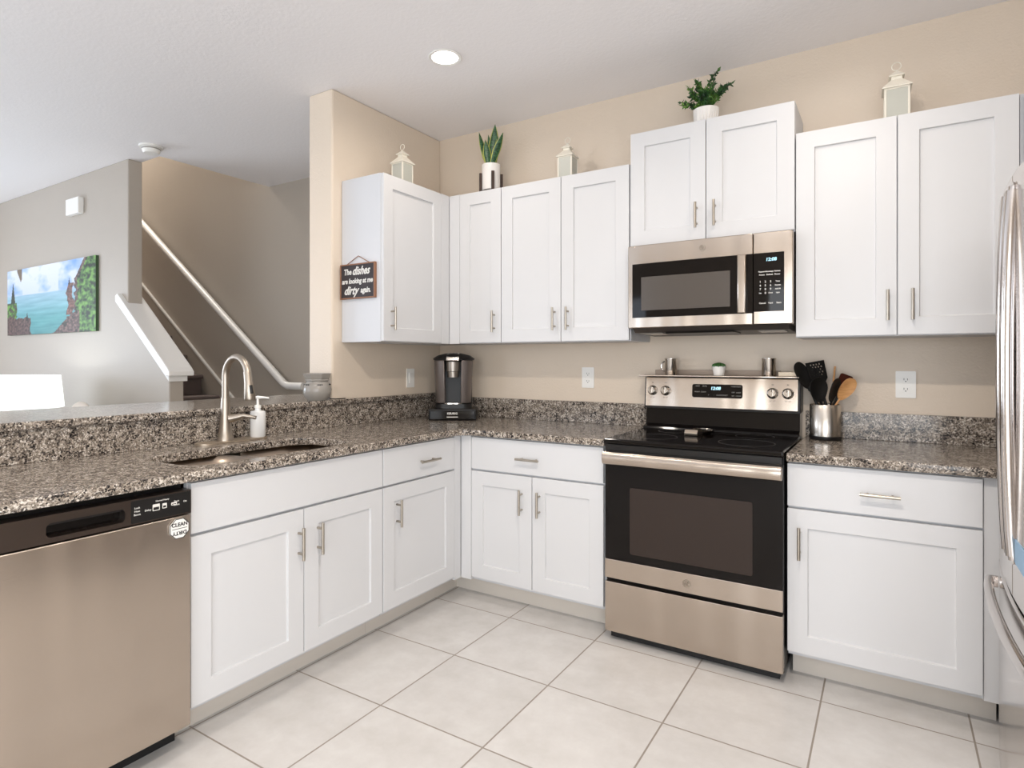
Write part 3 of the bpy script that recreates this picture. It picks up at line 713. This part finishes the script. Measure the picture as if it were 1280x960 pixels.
m = MB(); m.box(2.895, 2.946, FY0+.02, FY1-.004, .60, .70); m.build('gap_backing', BLACKM, fr)  # black backing put behind the door gap so it reads as shade
def vhandle(y, parent):
    m = MB(); pts = []
    for k in range(17):
        t = k/16; z = .78+(1.70-.78)*t; pts.append((2.840-.012*(1-(2*t-1)**2)**.8, y, z))
    xs = ff(y)
    m.tube([(xs-.004, y, .768), (2.841, y, .768), pts[0]], .011, 12); m.tube([(xs-.004, y, 1.712), (2.841, y, 1.712), pts[-1]], .011, 12)
    m.tube(pts, .0125, 14, sy=1.25); return m.build('handle', STEELF, parent, smooth=True)
vhandle(-1.232, dF); vhandle(-1.298, dN)
m = MB(); pts = []
for k in range(21):
    t = k/20; y = -.885+(-1.645+.885)*t; pts.append((2.838-.020*(1-(2*t-1)**2)**.8, y, .592))
m.tube(pts, .0125, 14, sy=1.5)
for y in (-.885, -1.645): m.tube([(ff(y)-.003, y, .592), (2.838, y, .592)], .014, 12, sy=1.3)
m.build('drawer_handle', STEELF, dz, smooth=True)
m = MB(); m.box(2.95, 3.58, FY0+.01, FY1-.01, 0, .03); m.build('base_grille', BLACKP, fr)
m = MB(); m.box(ff(-1.39)-.003, ff(-1.39)-.0005, -1.43, -1.31, .765, .825)  # flat pale blue rectangle on the near door front
tag(m.build('blue_patch', BLUEC), 'pale blue patch on the refrigerator door at the right frame edge', 'magnet', base_at=(ff(-1.39), -1.37, .765))

# ------------------------------------------------------------------ coffee maker (rotated to face the room)
AZ = .5716
cbx = (.290, -.235)   # centre
pd = empty('pod_drawer', 'low black coffee pod drawer under the coffee maker', 'pod drawer', (cbx[0], cbx[1], .9085), AZ)
z = 0.0
m = MB(); m.box(-.146, .146, -.128, .105, .0, .070); m.build('case', BLACKP, pd, bev=.008, local=True, seg=3)
m = MB(); m.box(-.136, .136, -.134, -.128, .008, .060); dr = m.build('drawer', BLACKG, pd, bev=.004, local=True)
m = MB(); m.add_mesh(text_mesh('KEURIG', .017, off=.0006, space=1.1), T(0, -.1348, .043) @ RXF); m.add_mesh(plate_mesh(rrect(-.034, .034, -.0025, .0025, .002), [], .001), T(0, -.134, .022) @ RXF)
m.build('lettering', WINK, dr, local=True)
cm = empty('coffee_maker', 'black and grey single-serve coffee maker in the counter corner', 'coffee maker', (cbx[0], cbx[1], .979), AZ)
def ub(z0, z1, w, y0, y1, r=.03): return plate_mesh(rrect(-w, w, y0, y1, r), [], z1-z0), T(0, 0, z0)
m = MB(); m.add_mesh(*ub(0, .028, .112, -.105, .095, .05)); m.build('base', BLACKP, cm, local=True, bev=.005, smooth=True)
GREYM = base('gunmetal_side', srgb(112, 104, 100), .32, .6)
m = MB(); m.add_mesh(*ub(.028, .30, .112, .00, .095, .04)); m.build('tank', BLACKP, cm, local=True, bev=.004, smooth=True)
for s in (-1, 1):
    m = MB(); pr = [(s*.118, .02), (s*.121, -.04), (s*.112, -.075), (s*.09, -.095), (s*.052, -.105), (s*.050, .01)]
    A = [m.b.verts.new((p[0]*.9, p[1]*.94, .03)) for p in pr]; B = [m.b.verts.new((p[0], p[1], .295)) for p in pr]
    m._f(A[::-1]); m._f(B)
    for i in range(6): m._f([A[i], A[(i+1) % 6], B[(i+1) % 6], B[i]])
    m.build('side_panel', GREYM, cm, local=True, bev=.006, smooth=True)
m = MB(); m.box(-.052, .052, -.03, .01, .035, .235); m.build('cup_recess', BLACKM, cm, local=True)
m = MB(); m.lathe([(0, .190), (.034, .190), (.036, .225), (.042, .228), (.044, .285), (0, .285)], 28, (0, -.07)); m.build('brew_head', base('brew_head_grey', srgb(150, 142, 134), .3, .8), cm, local=True, smooth=True)
m = MB(); m.lathe([(0, .285), (.055, .285), (.075, .29), (.10, .293), (.128, .296), (.130, .306), (.10, .325), (.05, .337), (0, .340)], 40, (0, 0), rmod=None)
m.xf(Matrix.Diagonal((1, .86, 1, 1)) @ T(0, -.006, 0)); ld = m.build('lid', BLACKP, cm, local=True, smooth=True)
m = MB(); m.prism([(-.118, .288), (-.124, .294), (-.112, .312), (-.06, .334), (-.06, .318), (-.10, .30)], 'x', -.040, .040); m.build('lid_handle', CHROME, ld, local=True, bev=.004)
m = MB()
for k in range(4): m.ell((-.03+.02*k, -.035, .337), .006, .006, .003, 10, 6)
m.build('buttons', WINK, ld, local=True, smooth=True)
m = MB(); m.add_mesh(*ub(.028, .034, .058, -.112, -.02, .03)); m.build('drip_tray', CHROME, cm, local=True, bev=.002)

# ------------------------------------------------------------------ wax warmer on the bar
ww = empty('wax_warmer', 'grey glazed ceramic wax warmer on the raised bar by the wall end', 'wax warmer', (-.026, -1.045, 1.0575))
wc = (-.026, -1.045)
def octm(prof): 
    m = MB(); m.lathe(prof, 32, wc); return m
ob = MB(); ob.lathe([(0, 1.0577), (.052, 1.0577), (.055, 1.064), (.067, 1.075), (.075, 1.098), (.076, 1.115), (.071, 1.138), (.062, 1.150), (.058, 1.156), (.058, 1.160), (.0, 1.160)], 40, wc)
bd = ob.build('body', GREYC, ww, smooth=True)
m = MB(); m.lathe([(0, 1.160), (.062, 1.160), (.068, 1.166), (.064, 1.170), (.068, 1.176), (.079, 1.203), (.074, 1.203), (.060, 1.178), (0, 1.178)], 8, wc, ph=PI/8); m.build('dish', GREYC, ww, bev=.002)
m = MB()
for g in range(6):
    for k in (-1, 0, 1):
        a = g*PI/3-.5+k*.14; m.ell((wc[0]+.069*math.cos(a), wc[1]+.069*math.sin(a), 1.142), .003, .003, .0045, 8, 6)
m.build('vent_holes', BLACKM, bd)
m = MB(); m.tube([(wc[0]+.045, wc[1]+.035, 1.072), (wc[0]+.052, wc[1]+.05, 1.063), (wc[0]+.048, wc[1]+.09, 1.0605), (wc[0]+.046, wc[1]+.16, 1.0605)], .0028, 8); m.build('cord', BLACKM, ww, smooth=True)

# ------------------------------------------------------------------ sign on cabinet side
sg = empty('hanging_sign', 'small dark wooden sign with white script on the cabinet side', 'sign', (.139, -.8985, 1.70))
m = MB(); m.box(.016, .262, -.912, -.8965, 1.617, 1.795); bd = m.build('board', BOARD, sg)
m = MB(); t_ = .007
m.box(.008, .270, -.914, -.8965, 1.610, 1.617); m.box(.008, .270, -.914, -.8965, 1.795, 1.802); m.box(.008, .016, -.914, -.8965, 1.617, 1.795); m.box(.262, .270, -.914, -.8965, 1.617, 1.795)
m.build('frame', COPPER, sg, bev=.0015)
m = MB(); m.tube([(.055, -.905, 1.802), (.139, -.903, 1.844), (.222, -.905, 1.802)], .0022, 8); m.build('cord', COPPER, sg)
m = MB()
for s_, x, z_, sz, sh, of, sx in (('The', .066, 1.757, .044, .15, .0012, .84), ('dishes', .165, 1.760, .062, .45, .0017, .84), ('are looking at me', .139, 1.706, .039, .2, .0012, .84),
                              ('dirty', .090, 1.654, .064, .45, .0017, .86), ('again.', .203, 1.654, .042, .2, .0012, .80)):
    m = MB(); m.add_mesh(text_mesh(s_, sz, sh, of, .0005, sx=sx), T(x, -.9125, z_) @ RXF); m.build('lettering', WINK, bd)

# ------------------------------------------------------------------ lanterns
def lantern(label, x, y, rz, s=1.0, lean=0):
    e = empty('lantern', label, 'lantern', (x, y, UZ1), rz)
    h, w_ = .150*s, .047*s
    m = MB(); m.box(-w_, w_, -w_, w_, 0, .010)
    for sx in (-1, 1):
        for sy in (-1, 1): m.box(min(sx*w_, sx*(w_-.008)), max(sx*w_, sx*(w_-.008)), min(sy*w_, sy*(w_-.008)), max(sy*w_, sy*(w_-.008)), .01, h)
    m.box(-w_, w_, -w_, w_, h, h+.006); m.build('frame', CREAM, e, local=True, bev=.0008)
    for k in range(4):
        m = MB(); m.box(-w_+.008, w_-.008, -w_+.002, -w_+.005, .01, h); m.xf(Matrix.Rotation(k*PI/2, 4, 'Z')); m.build('pane', FROST, e, local=True)
    m = MB(); q = 2**.5
    m.lathe([(0, h+.006), (w_*1.16*q, h+.006), (w_*1.16*q, h+.010), (w_*.42*q, h+.050*s), (w_*.42*q, h+.062*s), (w_*.62*q, h+.063*s), (w_*.62*q, h+.066*s), (.005, h+.092*s), (0, h+.094*s)], 4, ph=PI/4); m.build('roof', CREAM, e, local=True)
    m = MB(); m.tube([(.0+.0175*s*math.sin(a*PI/10), 0, h+.094*s+.0155*s-.0175*s*math.cos(a*PI/10)+.003) for a in range(21)], .0019, 8); m.build('ring', CREAM, e, local=True, smooth=True)
    return e
lantern('cream metal lantern on the left wall cabinet, seen corner on', .175, -.585, -.06, .95)
lantern('cream metal lantern between the snake plant and the microwave cabinet', 1.045, -.17, .05, .93)
lantern('cream metal lantern on the wall cabinet at the far right', 2.605, -.17, .04, .98)

# ------------------------------------------------------------------ snake plant
sp_ = empty('snake_plant', 'tall variegated snake plant in a white pot on a dark wooden stand', 'plant', (.545, -.20, UZ1))
m = MB(); PR = .056
zb = UZ1+.028
m.lathe([(0, zb), (PR*.97, zb), (PR, zb+.006), (PR, zb+.155), (PR*.93, zb+.155), (PR*.92, zb+.14), (0, zb+.14)], 36, (.545, -.20)); pt = m.build('pot', CERAM, sp_, smooth=True)
m = MB(); m.lathe([(0, zb+.1405), (PR*.9, zb+.1405), (0, zb+.146)], 20, (.545, -.20)); m.build('soil', SOIL, pt)
m = MB()
for k in range(4):
    a = .42+k*PI/2; n0 = len(m.b.verts); m.box(PR+.001, PR+.016, -.009, .009, .0, .130); m.box(0, PR+.001, -.008, .008, .010, .026)
    m.xf(T(.545, -.20, UZ1) @ Matrix.Rotation(a+AZ-.25, 4, 'Z'), n0)
m.build('stand', BROWNW, sp_, bev=.001)
def blade(m, base_, tip, wd, yaw, curve=0.02):
    b0 = Vector(base_); t0 = Vector(tip); side = Vector((math.cos(yaw), math.sin(yaw), 0)); nrm = Vector((-math.sin(yaw), math.cos(yaw), 0)); N = 10
    rows = []
    for k in range(N+1):
        t = k/N; p = b0.lerp(t0, t)+nrm*curve*math.sin(PI*t)
        w_ = wd*(.55+.9*t-.0*t) if t < .5 else wd*(1.0)*(1-((t-.5)/.5)**2.2)
        w_ = wd*min(.55+.9*t, 1.0)*(1-max(0, (t-.45)/.55)**2.0)+.0005
        rows.append([m.b.verts.new(p+side*w_*u+nrm*(abs(u)*w_*.35)) for u in (-1, -.78, 0, .78, 1)])
    for A, B in zip(rows, rows[1:]):
        for j in range(4):
            m.mi = 1 if j in (0, 3) else 0
            m._f([A[j], A[j+1], B[j+1], B[j]])
    m.mi = 0
zt = zb+.142
for bx_, by_, tx, ty, th, wd, yw in ((.0, .0, .030, -.0, .275, .032, .45), (-.012, -.01, -.082, -.01, .245, .018, .7), (-.01, .015, -.030, .015, .225, .020, .3), (.01, -.01, .092, -.01, .205, .024, .9), (-.005, -.02, -.022, -.03, .175, .026, .5), (-.015, .0, -.076, .0, .145, .019, .2), (.012, .01, .040, .015, .20, .018, .5)):
    m = MB(); blade(m, (.545+bx_, -.20+by_, zt), (.545+tx*1.0, -.20+ty, zt+th*.93), wd, yw, .008)
    o = m.build('leaf', [LEAFG, LEAFE], sp_, smooth=True); md = o.modifiers.new('s', 'SOLIDIFY'); md.thickness = .0025

# ------------------------------------------------------------------ bushy plant
bp_ = empty('bushy_plant', 'bushy dark green plant in a white ribbed pot above the microwave', 'plant', (1.815, -.19, 2.423))
bc = (1.815, -.19); zb = 2.4235
m = MB(); m.lathe([(0, zb), (.048, zb), (.056, zb+.02), (.062, zb+.090), (.057, zb+.090), (.055, zb+.078), (0, zb+.078)], 72, bc, rmod=lambda k, z: 1.0 if z > zb+.088 or z < zb+.001 else (1.025 if k % 3 else .93)); pt = m.build('pot', CERAM, bp_)
m = MB(); m.lathe([(0, zb+.079), (.053, zb+.079), (0, zb+.084)], 20, bc); m.build('soil', SOIL, pt)
m = MB(); lf = MB(); rnd = random.Random(4)
def leafq(lf, p, d, L, wd):
    d = d.normalized(); s = d.cross(Vector((rnd.uniform(-1, 1), rnd.uniform(-1, 1), rnd.uniform(-.3, 1)))).normalized(); n = d.cross(s)
    a = lf.b.verts.new(p); b = lf.b.verts.new(p+d*L*.45+s*wd); c = lf.b.verts.new(p+d*L-n*L*.12); e = lf.b.verts.new(p+d*L*.45-s*wd); mid = lf.b.verts.new(p+d*L*.5+n*wd*.35)
    for q in ((a, b, mid), (b, c, mid), (c, e, mid), (e, a, mid)): lf._f(q)
stems = [(-.20, .02, .13), (-.12, -.03, .20), (-.085, .05, .235), (-.05, -.06, .21), (-.03, .03, .16), (.02, -.05, .14), (.04, .04, .17), (.085, 0, .30), (.07, -.03, .22), (.15, .02, .18), (.19, -.02, .165), (.14, -.05, .10), (-.17, -.03, .08), (.06, -.09, .13), (-.08, -.10, .13), (.0, .08, .2), (-.14, .05, .17), (.11, .06, .2),(-.10,.0,.17),(-.06,-.02,.23),(.12,-.02,.13)]
for sx, sy, sz in stems:
    p0 = Vector((bc[0]+rnd.uniform(-.02, .02), bc[1]+rnd.uniform(-.02, .02), zb+.078)); sx *= .62; sy *= .8; sz *= .74
    p3 = Vector((bc[0]+sx, bc[1]+sy, zb+.078+sz*.86)); p1 = p0+Vector((sx*.25, sy*.25, sz*.55))
    pts = [p0*(1-t)**2+p1*2*t*(1-t)+p3*t*t for t in [k/10 for k in range(11)]]
    m.tube(pts, .0014, 5)
    for i in range(2, 11):
        d = (pts[i]-pts[i-1]).normalized()
        for q in range(7):
            a = Vector((rnd.gauss(0, 1), rnd.gauss(0, 1), rnd.gauss(0, 1))).normalized()
            leafq(lf, pts[i]-d*rnd.uniform(0, .01), d*.8+a*.9, rnd.uniform(.015, .027), rnd.uniform(.004, .0065))
    leafq(lf, pts[-1], pts[-1]-pts[-2], .03, .007)
m.build('stems', base('stem_brown', srgb(70, 66, 34), .7), bp_); lf.build('foliage', BUSH, bp_)

# ------------------------------------------------------------------ utensil crock and utensils
KX, KY = 2.330, -.105
ck = empty('utensil_crock', 'round stainless utensil crock with black base right of the range', 'crock', (KX, KY, .9085))
m = MB(); m.lathe([(0, .9087), (.066, .9087), (.068, .913), (.067, .926), (0, .926)], 40, (KX, KY)); m.build('base', BLACKP, ck, smooth=True)
m = MB(); m.lathe([(.064, .926), (.064, 1.068), (.0625, 1.070), (.061, 1.068), (.061, .930), (0, .930)], 48, (KX, KY)); m.build('cup', STEELC, ck, smooth=True)
BLK = base('black_nylon', (.007, .0065, .006), .4, 0, Specular_IOR_Level=.3)
def utensil(name, label, x0, y0, x1, y1, z1, outline, holes, mat, hmat=None, rh=.0065, th=.004, tilt=.0, z0=.945, scoop=0):
    """handle from the crock floor to (x1,y1,z1), flat head drawn in (across, along) from that point"""
    a = Vector((x0, y0, z0)); b = Vector((x1, y1, z1)); d = (b-a).normalized()
    e = empty(name, label, 'utensil', tuple(a))
    m = MB(); m.tube([a, a.lerp(b, .6), b, b+d*.01], [rh, rh, rh*.75, rh*.6], 10); m.build('handle', hmat or mat, e, smooth=True)
    nrm = Vector((-.54*-1*-1, -.84, 0)) if True else None
    nrm = Vector((.541, -.841, 0)); nrm = (nrm - d*nrm.dot(d)).normalized(); side = d.cross(nrm).normalized()
    if tilt: R_ = Matrix.Rotation(tilt, 3, d); nrm = R_ @ nrm; side = R_ @ side
    M = Matrix((( side.x, d.x, nrm.x, b.x), (side.y, d.y, nrm.y, b.y), (side.z, d.z, nrm.z, b.z), (0, 0, 0, 1)))
    m = MB(); me = plate_mesh(outline, holes, th); me.transform(T(0, 0, -th/2)); m.add_mesh(me)
    if scoop:
        bmesh.ops.subdivide_edges(m.b, edges=m.b.edges[:], cuts=2, use_grid_fill=True)
        xs = max(abs(p[0]) for p in outline); ys = max(p[1] for p in outline)
        for v in m.b.verts: v.co.z -= scoop*(1-(v.co.x/xs)**2)*(1-(2*v.co.y/ys-1)**2)
    m.xf(M); m.build('head', mat, e, smooth=True, bev=.0008)
    return e
oval = lambda rx, L: [(rx*math.sin(t)*(1-.18*math.cos(t)*-1*-1), L/2-L/2*math.cos(t)) for t in [2*PI*k/28 for k in range(28)]]
turner = [(-.014, 0), (.014, 0), (.040, .035), (.044, .118), (-.044, .118), (-.040, .035)]
sl = [rrect(-.026+.0135*i+(.0065 if j % 2 else 0), -.0185+.0135*i+(.0065 if j % 2 else 0), .050+.0125*j, .0575+.0125*j, .002, 2) for i in range(4) for j in range(5)]
utensil('slotted_turner', 'black slotted turner with square holes in the crock', 2.362, -.10, 2.312, -.092, 1.152, turner, sl, BLK)
utensil('serving_spoon', 'solid black serving spoon leaning left in the crock', 2.350, -.115, 2.268, -.122, 1.140, oval(.036, .135), [], BLK, scoop=.012, tilt=.3)
utensil('spatula', 'black spatula at the back left of the crock', 2.352, -.085, 2.300, -.078, 1.110, [(-.014, 0), (.014, 0), (.034, .03), (.036, .12), (-.036, .15), (-.034, .03)], [], BLK, tilt=-.35)
utensil('pasta_server', 'black ladle-like spoon standing upright in the crock', 2.335, -.10, 2.318, -.146, 1.080, oval(.040, .122), [], BLK, scoop=.014)
utensil('black_spoon', 'narrow black spoon leaning right in the crock', 2.320, -.09, 2.356, -.128, 1.080, oval(.028, .12), [], BLK, scoop=.008, tilt=.4)
fr_o = rrect(-.028, .028, .0, .105, .01); fr_i = rrect(-.020, .020, .012, .094, .006)
utensil('framed_turner', 'black turner with reddish brown blade behind the wooden spoon', 2.315, -.08, 2.384, -.066, 1.122, rrect(-.030, .030, 0, .090, .009), [], base('red_brown_blade', srgb(70, 32, 24), .25), BLK)
utensil('wooden_spoon', 'light wooden spoon leaning right out of the crock', 2.300, -.12, 2.388, -.118, 1.093, oval(.031, .112), [], WOODS, scoop=.008, th=.006, rh=.006)
m = MB(); m.tube([(2.340, -.052, .94), (2.366, -.046, 1.245)], [.0045, .0042], 10)
tag(m.build('wooden_stick', WOODS, smooth=True), 'thin wooden handle end standing at the back of the crock', 'utensil', base_at=(2.340, -.052, .94))

# ------------------------------------------------------------------ outlets, switch
def outlet(label, x, z):
    e = empty('wall_outlet', label, 'outlet', (x, 0, z))
    m = MB(); m.add_mesh(plate_mesh(rrect(-.038, .038, -.060, .060, .004), [], .006), T(x, 0, z) @ RXF); m.build('plate', WHITEP, e, bev=.002)
    for dz_ in (-.0215, .0215):
        m = MB(); o_ = [(.0175*math.cos(a*PI/12), max(-.0135, min(.0135, .0175*math.sin(a*PI/12)))) for a in range(24)]
        m.add_mesh(plate_mesh(o_, [], .0015), T(x, -.006, z+dz_) @ RXF); s_ = m.build('socket', WHITEP, e, bev=.0006)
        m = MB(); m.box(x-.0075, x-.0055, -.0078, -.0074, z+dz_-.002, z+dz_+.007); m.box(x+.0055, x+.0075, -.0078, -.0074, z+dz_-.002, z+dz_+.006)
        m.add_mesh(plate_mesh([(.0025*math.cos(a*PI/5), .0025*math.sin(a*PI/5)) for a in range(10)], [], .0004), T(x, -.0075, z+dz_-.0075) @ RXF); m.build('slots', BLACKM, s_)
    return e
outlet('white double outlet on the back wall between coffee maker and range', 1.096, 1.172)
outlet('white double outlet on the back wall right of the utensil crock', 2.641, 1.164)
sw = empty('light_switch', 'white rocker switch on the left wall beside the coffee maker', 'switch', (0, -.315, 1.16))
m = MB(); m.add_mesh(plate_mesh(rrect(-.036, .036, -.060, .060, .004), [], .006), T(0, -.315, 1.16) @ RXL); pl_ = m.build('plate', WHITEP, sw, bev=.002)
m = MB(); m.prism([(.0, -.032), (.0085, -.032), (.0115, .032), (.0, .032)], 'y', -.331, -.299); m.xf(T(0, 0, 1.16)); m.build('rocker', WHITEP, sw, bev=.001)

# ------------------------------------------------------------------ ceiling fixtures
def downlight(label, x, y, power=1.0):
    e = empty('downlight', label, 'ceiling light', (x, y, H))
    m = MB(); m.lathe([(.066, H-.001), (.082, H-.0015), (.084, H-.005), (.080, H-.008), (.066, H-.006)], 40, (x, y)); m.build('trim_ring', TRIM, e, smooth=True)
    m = MB(); m.lathe([(0, H-.004), (.066, H-.004)], 40, (x, y)); m.build('lens', LIGHTD, e)
    a = area('downlight_lamp', (x, y, H-.012), (0, 0, 0), .12, .12, DOWN_W, (1, .90, .80), 'DISK'); a.data.energy = DOWN_W*power; a.data.spread = math.radians(165)
    a.parent = e; a.location = (0, 0, -.012)
    return e
downlight('round recessed ceiling light above the kitchen corner', .732, -.90)
downlight('round recessed ceiling light above the range, just past the frame top', 2.36, -.82, .85)
downlight('round recessed ceiling light in front of the refrigerator, past the frame top', 2.35, -2.40, 7)
downlight('round recessed ceiling light above the dishwasher, past the frame top', .732, -2.40, 2.0)
sm = empty('smoke_detector', 'round white smoke detector on the ceiling by the stairs', 'smoke detector', (-1.772, -1.014, H))
m = MB(); m.lathe([(0, H), (.075, H), (.075, H-.012), (.060, H-.014), (.056, H-.040), (.046, H-.050), (0, H-.052)], 36, (-1.772, -1.014)); m.build('cover', WHITEP, sm, smooth=True)
m = MB(); m.lathe([(.0605, H-.018), (.0585, H-.026)], 36, (-1.772, -1.014)); m.build('vent_slots', GINK, sm)
ch = empty('door_chime', 'white box chime mounted high on the living room wall', 'chime', (-2.975, -.97, 2.52))
m = MB(); m.box(-3.085, -2.865, -1.015, -.971, 2.455, 2.585); m.build('cover', WHITEP, ch, bev=.006)

# ------------------------------------------------------------------ seascape canvas (its picture is per-vertex colour)
def paint_col(u, v):
    """generic rocky-cove seascape: u 0..1 left to right, v 0..1 bottom to top"""
    n = lambda a, b, s=1: noise.fractal(Vector((u*a+s*7.3, v*b+s*3.1, s)), 1.0, 2.0, 4)
    mixc = lambda c1, c2, t: tuple(c1[i]*(1-t)+c2[i]*t for i in range(3))
    hor = .60
    if v > hor:
        t = (v-hor)/(1-hor); c = mixc((196, 204, 222), (218, 222, 232), t)
        k = n(5, 4, 1); c = mixc(c, (120, 160, 220), max(0, min(1, (k*1.2+.1+(.5 if u > .62 else (.15 if u < .2 else -.3))*1.0))))
    else:
        t = (hor-v)/hor; c = mixc((150, 182, 200), (84, 150, 154), min(1, t*1.6)); c = mixc(c, (60, 120, 122), max(0, t-.6))
        k = n(4, 26, 2); c = tuple(q+k*16 for q in c)
    g = n(26, 16, 5); g2 = n(48, 30, 6)
    rock = mixc((58, 44, 42), (128, 100, 92), max(0, min(1, .5+g2))); leaf = mixc((22, 48, 22), (112, 160, 72), max(0, min(1, .5+g*1.1)))
    # right cliff
    edge = .80+.06*math.sin(v*9)-.0*v+.05*n(3, 9, 8)
    if v < .75: edge = .79+.03*n(2, 12, 9)
    if v < .30: edge = .56+.75*v+.04*n(8, 8, 3)
    if v > .75: edge = .80+(v-.75)*.35
    if u > edge:
        c = rock if (v < .30 and u < .84) or (u < edge+.03) else leaf
        if g < -.28: c = mixc(c, (24, 30, 20), .7)
    # sea stack
    if abs(u-.745-.012*math.sin(v*20)) < .032+.012*n(3, 14, 4) and .24 < v < .68: c = mixc((70, 48, 40), (140, 96, 84), max(0, min(1, .5+g2)))
    if abs(u-.735) < .012*(1-(v-.66)/.10) and .66 <= v < .76: c = (50, 44, 40)
    # left rocks
    if u < .125+.03*n(4, 10, 11) and v < .50: c = leaf if (v > .24 and g > -.25) else mixc(rock, (50, 48, 46), .5)
    if abs(u-.075) < .028*(1-max(0, (v-.5)/.32)) and .48 < v < .80: c = mixc((34, 44, 34), (70, 76, 60), max(0, min(1, .5+g)))
    if u < .30+.02*n(9, 9, 12) and v < .26+.05*n(12, 3, 13): c = mixc(rock, (60, 44, 46), .3)
    if abs(u-.255) < .016*(1-(v-.2)/.14) and .2 < v < .34: c = (44, 40, 38)
    if v > .80 and .13 < u < .19 and (v-.80)*.28 > abs(u-.175): c = (112, 98, 84)
    return tuple(max(0, min(255, q)) for q in c)
PX0, PX1, PZ0, PZ1 = -4.315, -2.622, 1.503, 2.095
cvs = empty('canvas_picture', 'wide canvas picture of a turquoise rocky cove on the living room wall', 'picture', (-3.47, -.99, PZ0))
NU, NV = 230, 96
bm = bmesh.new(); lay = bm.loops.layers.color.new('pic') if False else None
verts = [[bm.verts.new((PX0+(PX1-PX0)*i/NU, -.9935, PZ0+(PZ1-PZ0)*j/NV)) for i in range(NU+1)] for j in range(NV+1)]
for j in range(NV):
    for i in range(NU): bm.faces.new([verts[j][i], verts[j][i+1], verts[j+1][i+1], verts[j+1][i]])
me = bpy.data.meshes.new('print'); 
M_ = WM[cvs.name].inverted(); bm.transform(M_); bm.to_mesh(me); bm.free()
ca = me.color_attributes.new('pic', 'FLOAT_COLOR', 'POINT'); k = 0
for j in range(NV+1):
    for i in range(NU+1):
        ca.data[k].color = (*srgb(*paint_col(i/NU, j/NV)), 1); k += 1
pm = base('canvas_print', (.5, .5, .5), .55); at = nd(pm, 'ShaderNodeAttribute'); at.attribute_name = 'pic'; link(pm, at.outputs[0], bsdf(pm).inputs['Base Color'])
me.materials.append(pm); po = bpy.data.objects.new('print', me); C.objects.link(po); po.parent = cvs
m = MB(); m.box(PX0, PX1, -.993, -.971, PZ0, PZ1); m.build('canvas', base('canvas_edge', srgb(60, 84, 56), .6), cvs)

# ------------------------------------------------------------------ living room lamp, table, chair, pillow
LX, LY = -2.83, -1.50
et = empty('side_table', 'small side table under the white lamp', 'table', (LX, LY, 0))
m = MB(); m.box(LX-.26, LX+.26, LY-.24, LY+.24, .56, .60); m.build('table_top', BROWNW, et, bev=.004)
for sx in (-1, 1):
    for sy in (-1, 1):
        m = MB(); m.box(LX+sx*.22-.02, LX+sx*.22+.02, LY+sy*.20-.02, LY+sy*.20+.02, 0, .56); m.build('leg', BROWNW, et)
lp = empty('table_lamp', 'lit table lamp with wide white drum shade at the left frame edge', 'lamp', (LX, LY, .60))
m = MB(); m.lathe([(0, .6005), (.07, .6005), (.075, .615), (.045, .64), (.055, .70), (.075, .80), (.07, .87), (.03, .905), (.012, .915), (.012, .98), (0, .98)], 32, (LX, LY)); m.build('lamp_base', base('pale_blue_ceramic', srgb(200, 222, 228), .25), lp, smooth=True)
m = MB(); m.lathe([(.352, .925), (.330, 1.160), (.328, 1.160), (.350, .925)], 56, (LX, LY)); m.build('lamp_shade', SHADE, lp, smooth=True)
bl = bpy.data.lights.new('lamp_bulb', 'POINT'); bl.energy = 7; bl.color = (.92, .98, 1.0); bl.shadow_soft_size = .05
bo = bpy.data.objects.new('lamp_bulb', bl); C.objects.link(bo); bo.parent = lp; bo.location = (0, 0, .44)
m = MB(); m.ell((LX, LY, 1.03), .03, .03, .04); m.build('bulb', emit('bulb_glow', (1, .95, .88), 6), lp, smooth=True)
ac = empty('armchair', 'light grey armchair against the living room wall', 'armchair', (-2.10, -1.45, 0))
m = MB(); m.box(-2.50, -1.70, -1.80, -1.05, .12, .42); m.build('seat', FABG, ac, bev=.03, seg=3)
m = MB(); m.box(-2.50, -1.70, -1.16, -1.00, .42, .90); m.build('backrest', FABG, ac, bev=.04, seg=3)
for x in (-2.56, -1.76):
    m = MB(); m.box(x, x+.12, -1.80, -1.02, .12, .62); m.build('armrest', FABG, ac, bev=.03, seg=3)
for x in (-2.44, -1.76):
    for y in (-1.75, -1.08):
        m = MB(); m.cyl((x, y, 0), (x, y, .13), .022); m.build('leg', BROWNW, ac)
m = MB()
m.ell((0, 0, 0), .21, .07, .21, 32, 20)
for v in m.b.verts:
    x, z_ = v.co.x/.23, v.co.z/.23
    f_ = 1+.30*abs(x*z_)*2; v.co.x *= f_; v.co.z *= f_
m.xf(T(-2.17, -1.30, .725) @ Matrix.Rotation(.62, 4, 'Y') @ Matrix.Rotation(-.12, 4, 'X'))
tag(m.build('throw_pillow', FABW, smooth=True), 'pale cushion on the armchair, just visible over the bar near the lamp', 'pillow', base_at=(-2.17, -1.30, .50))
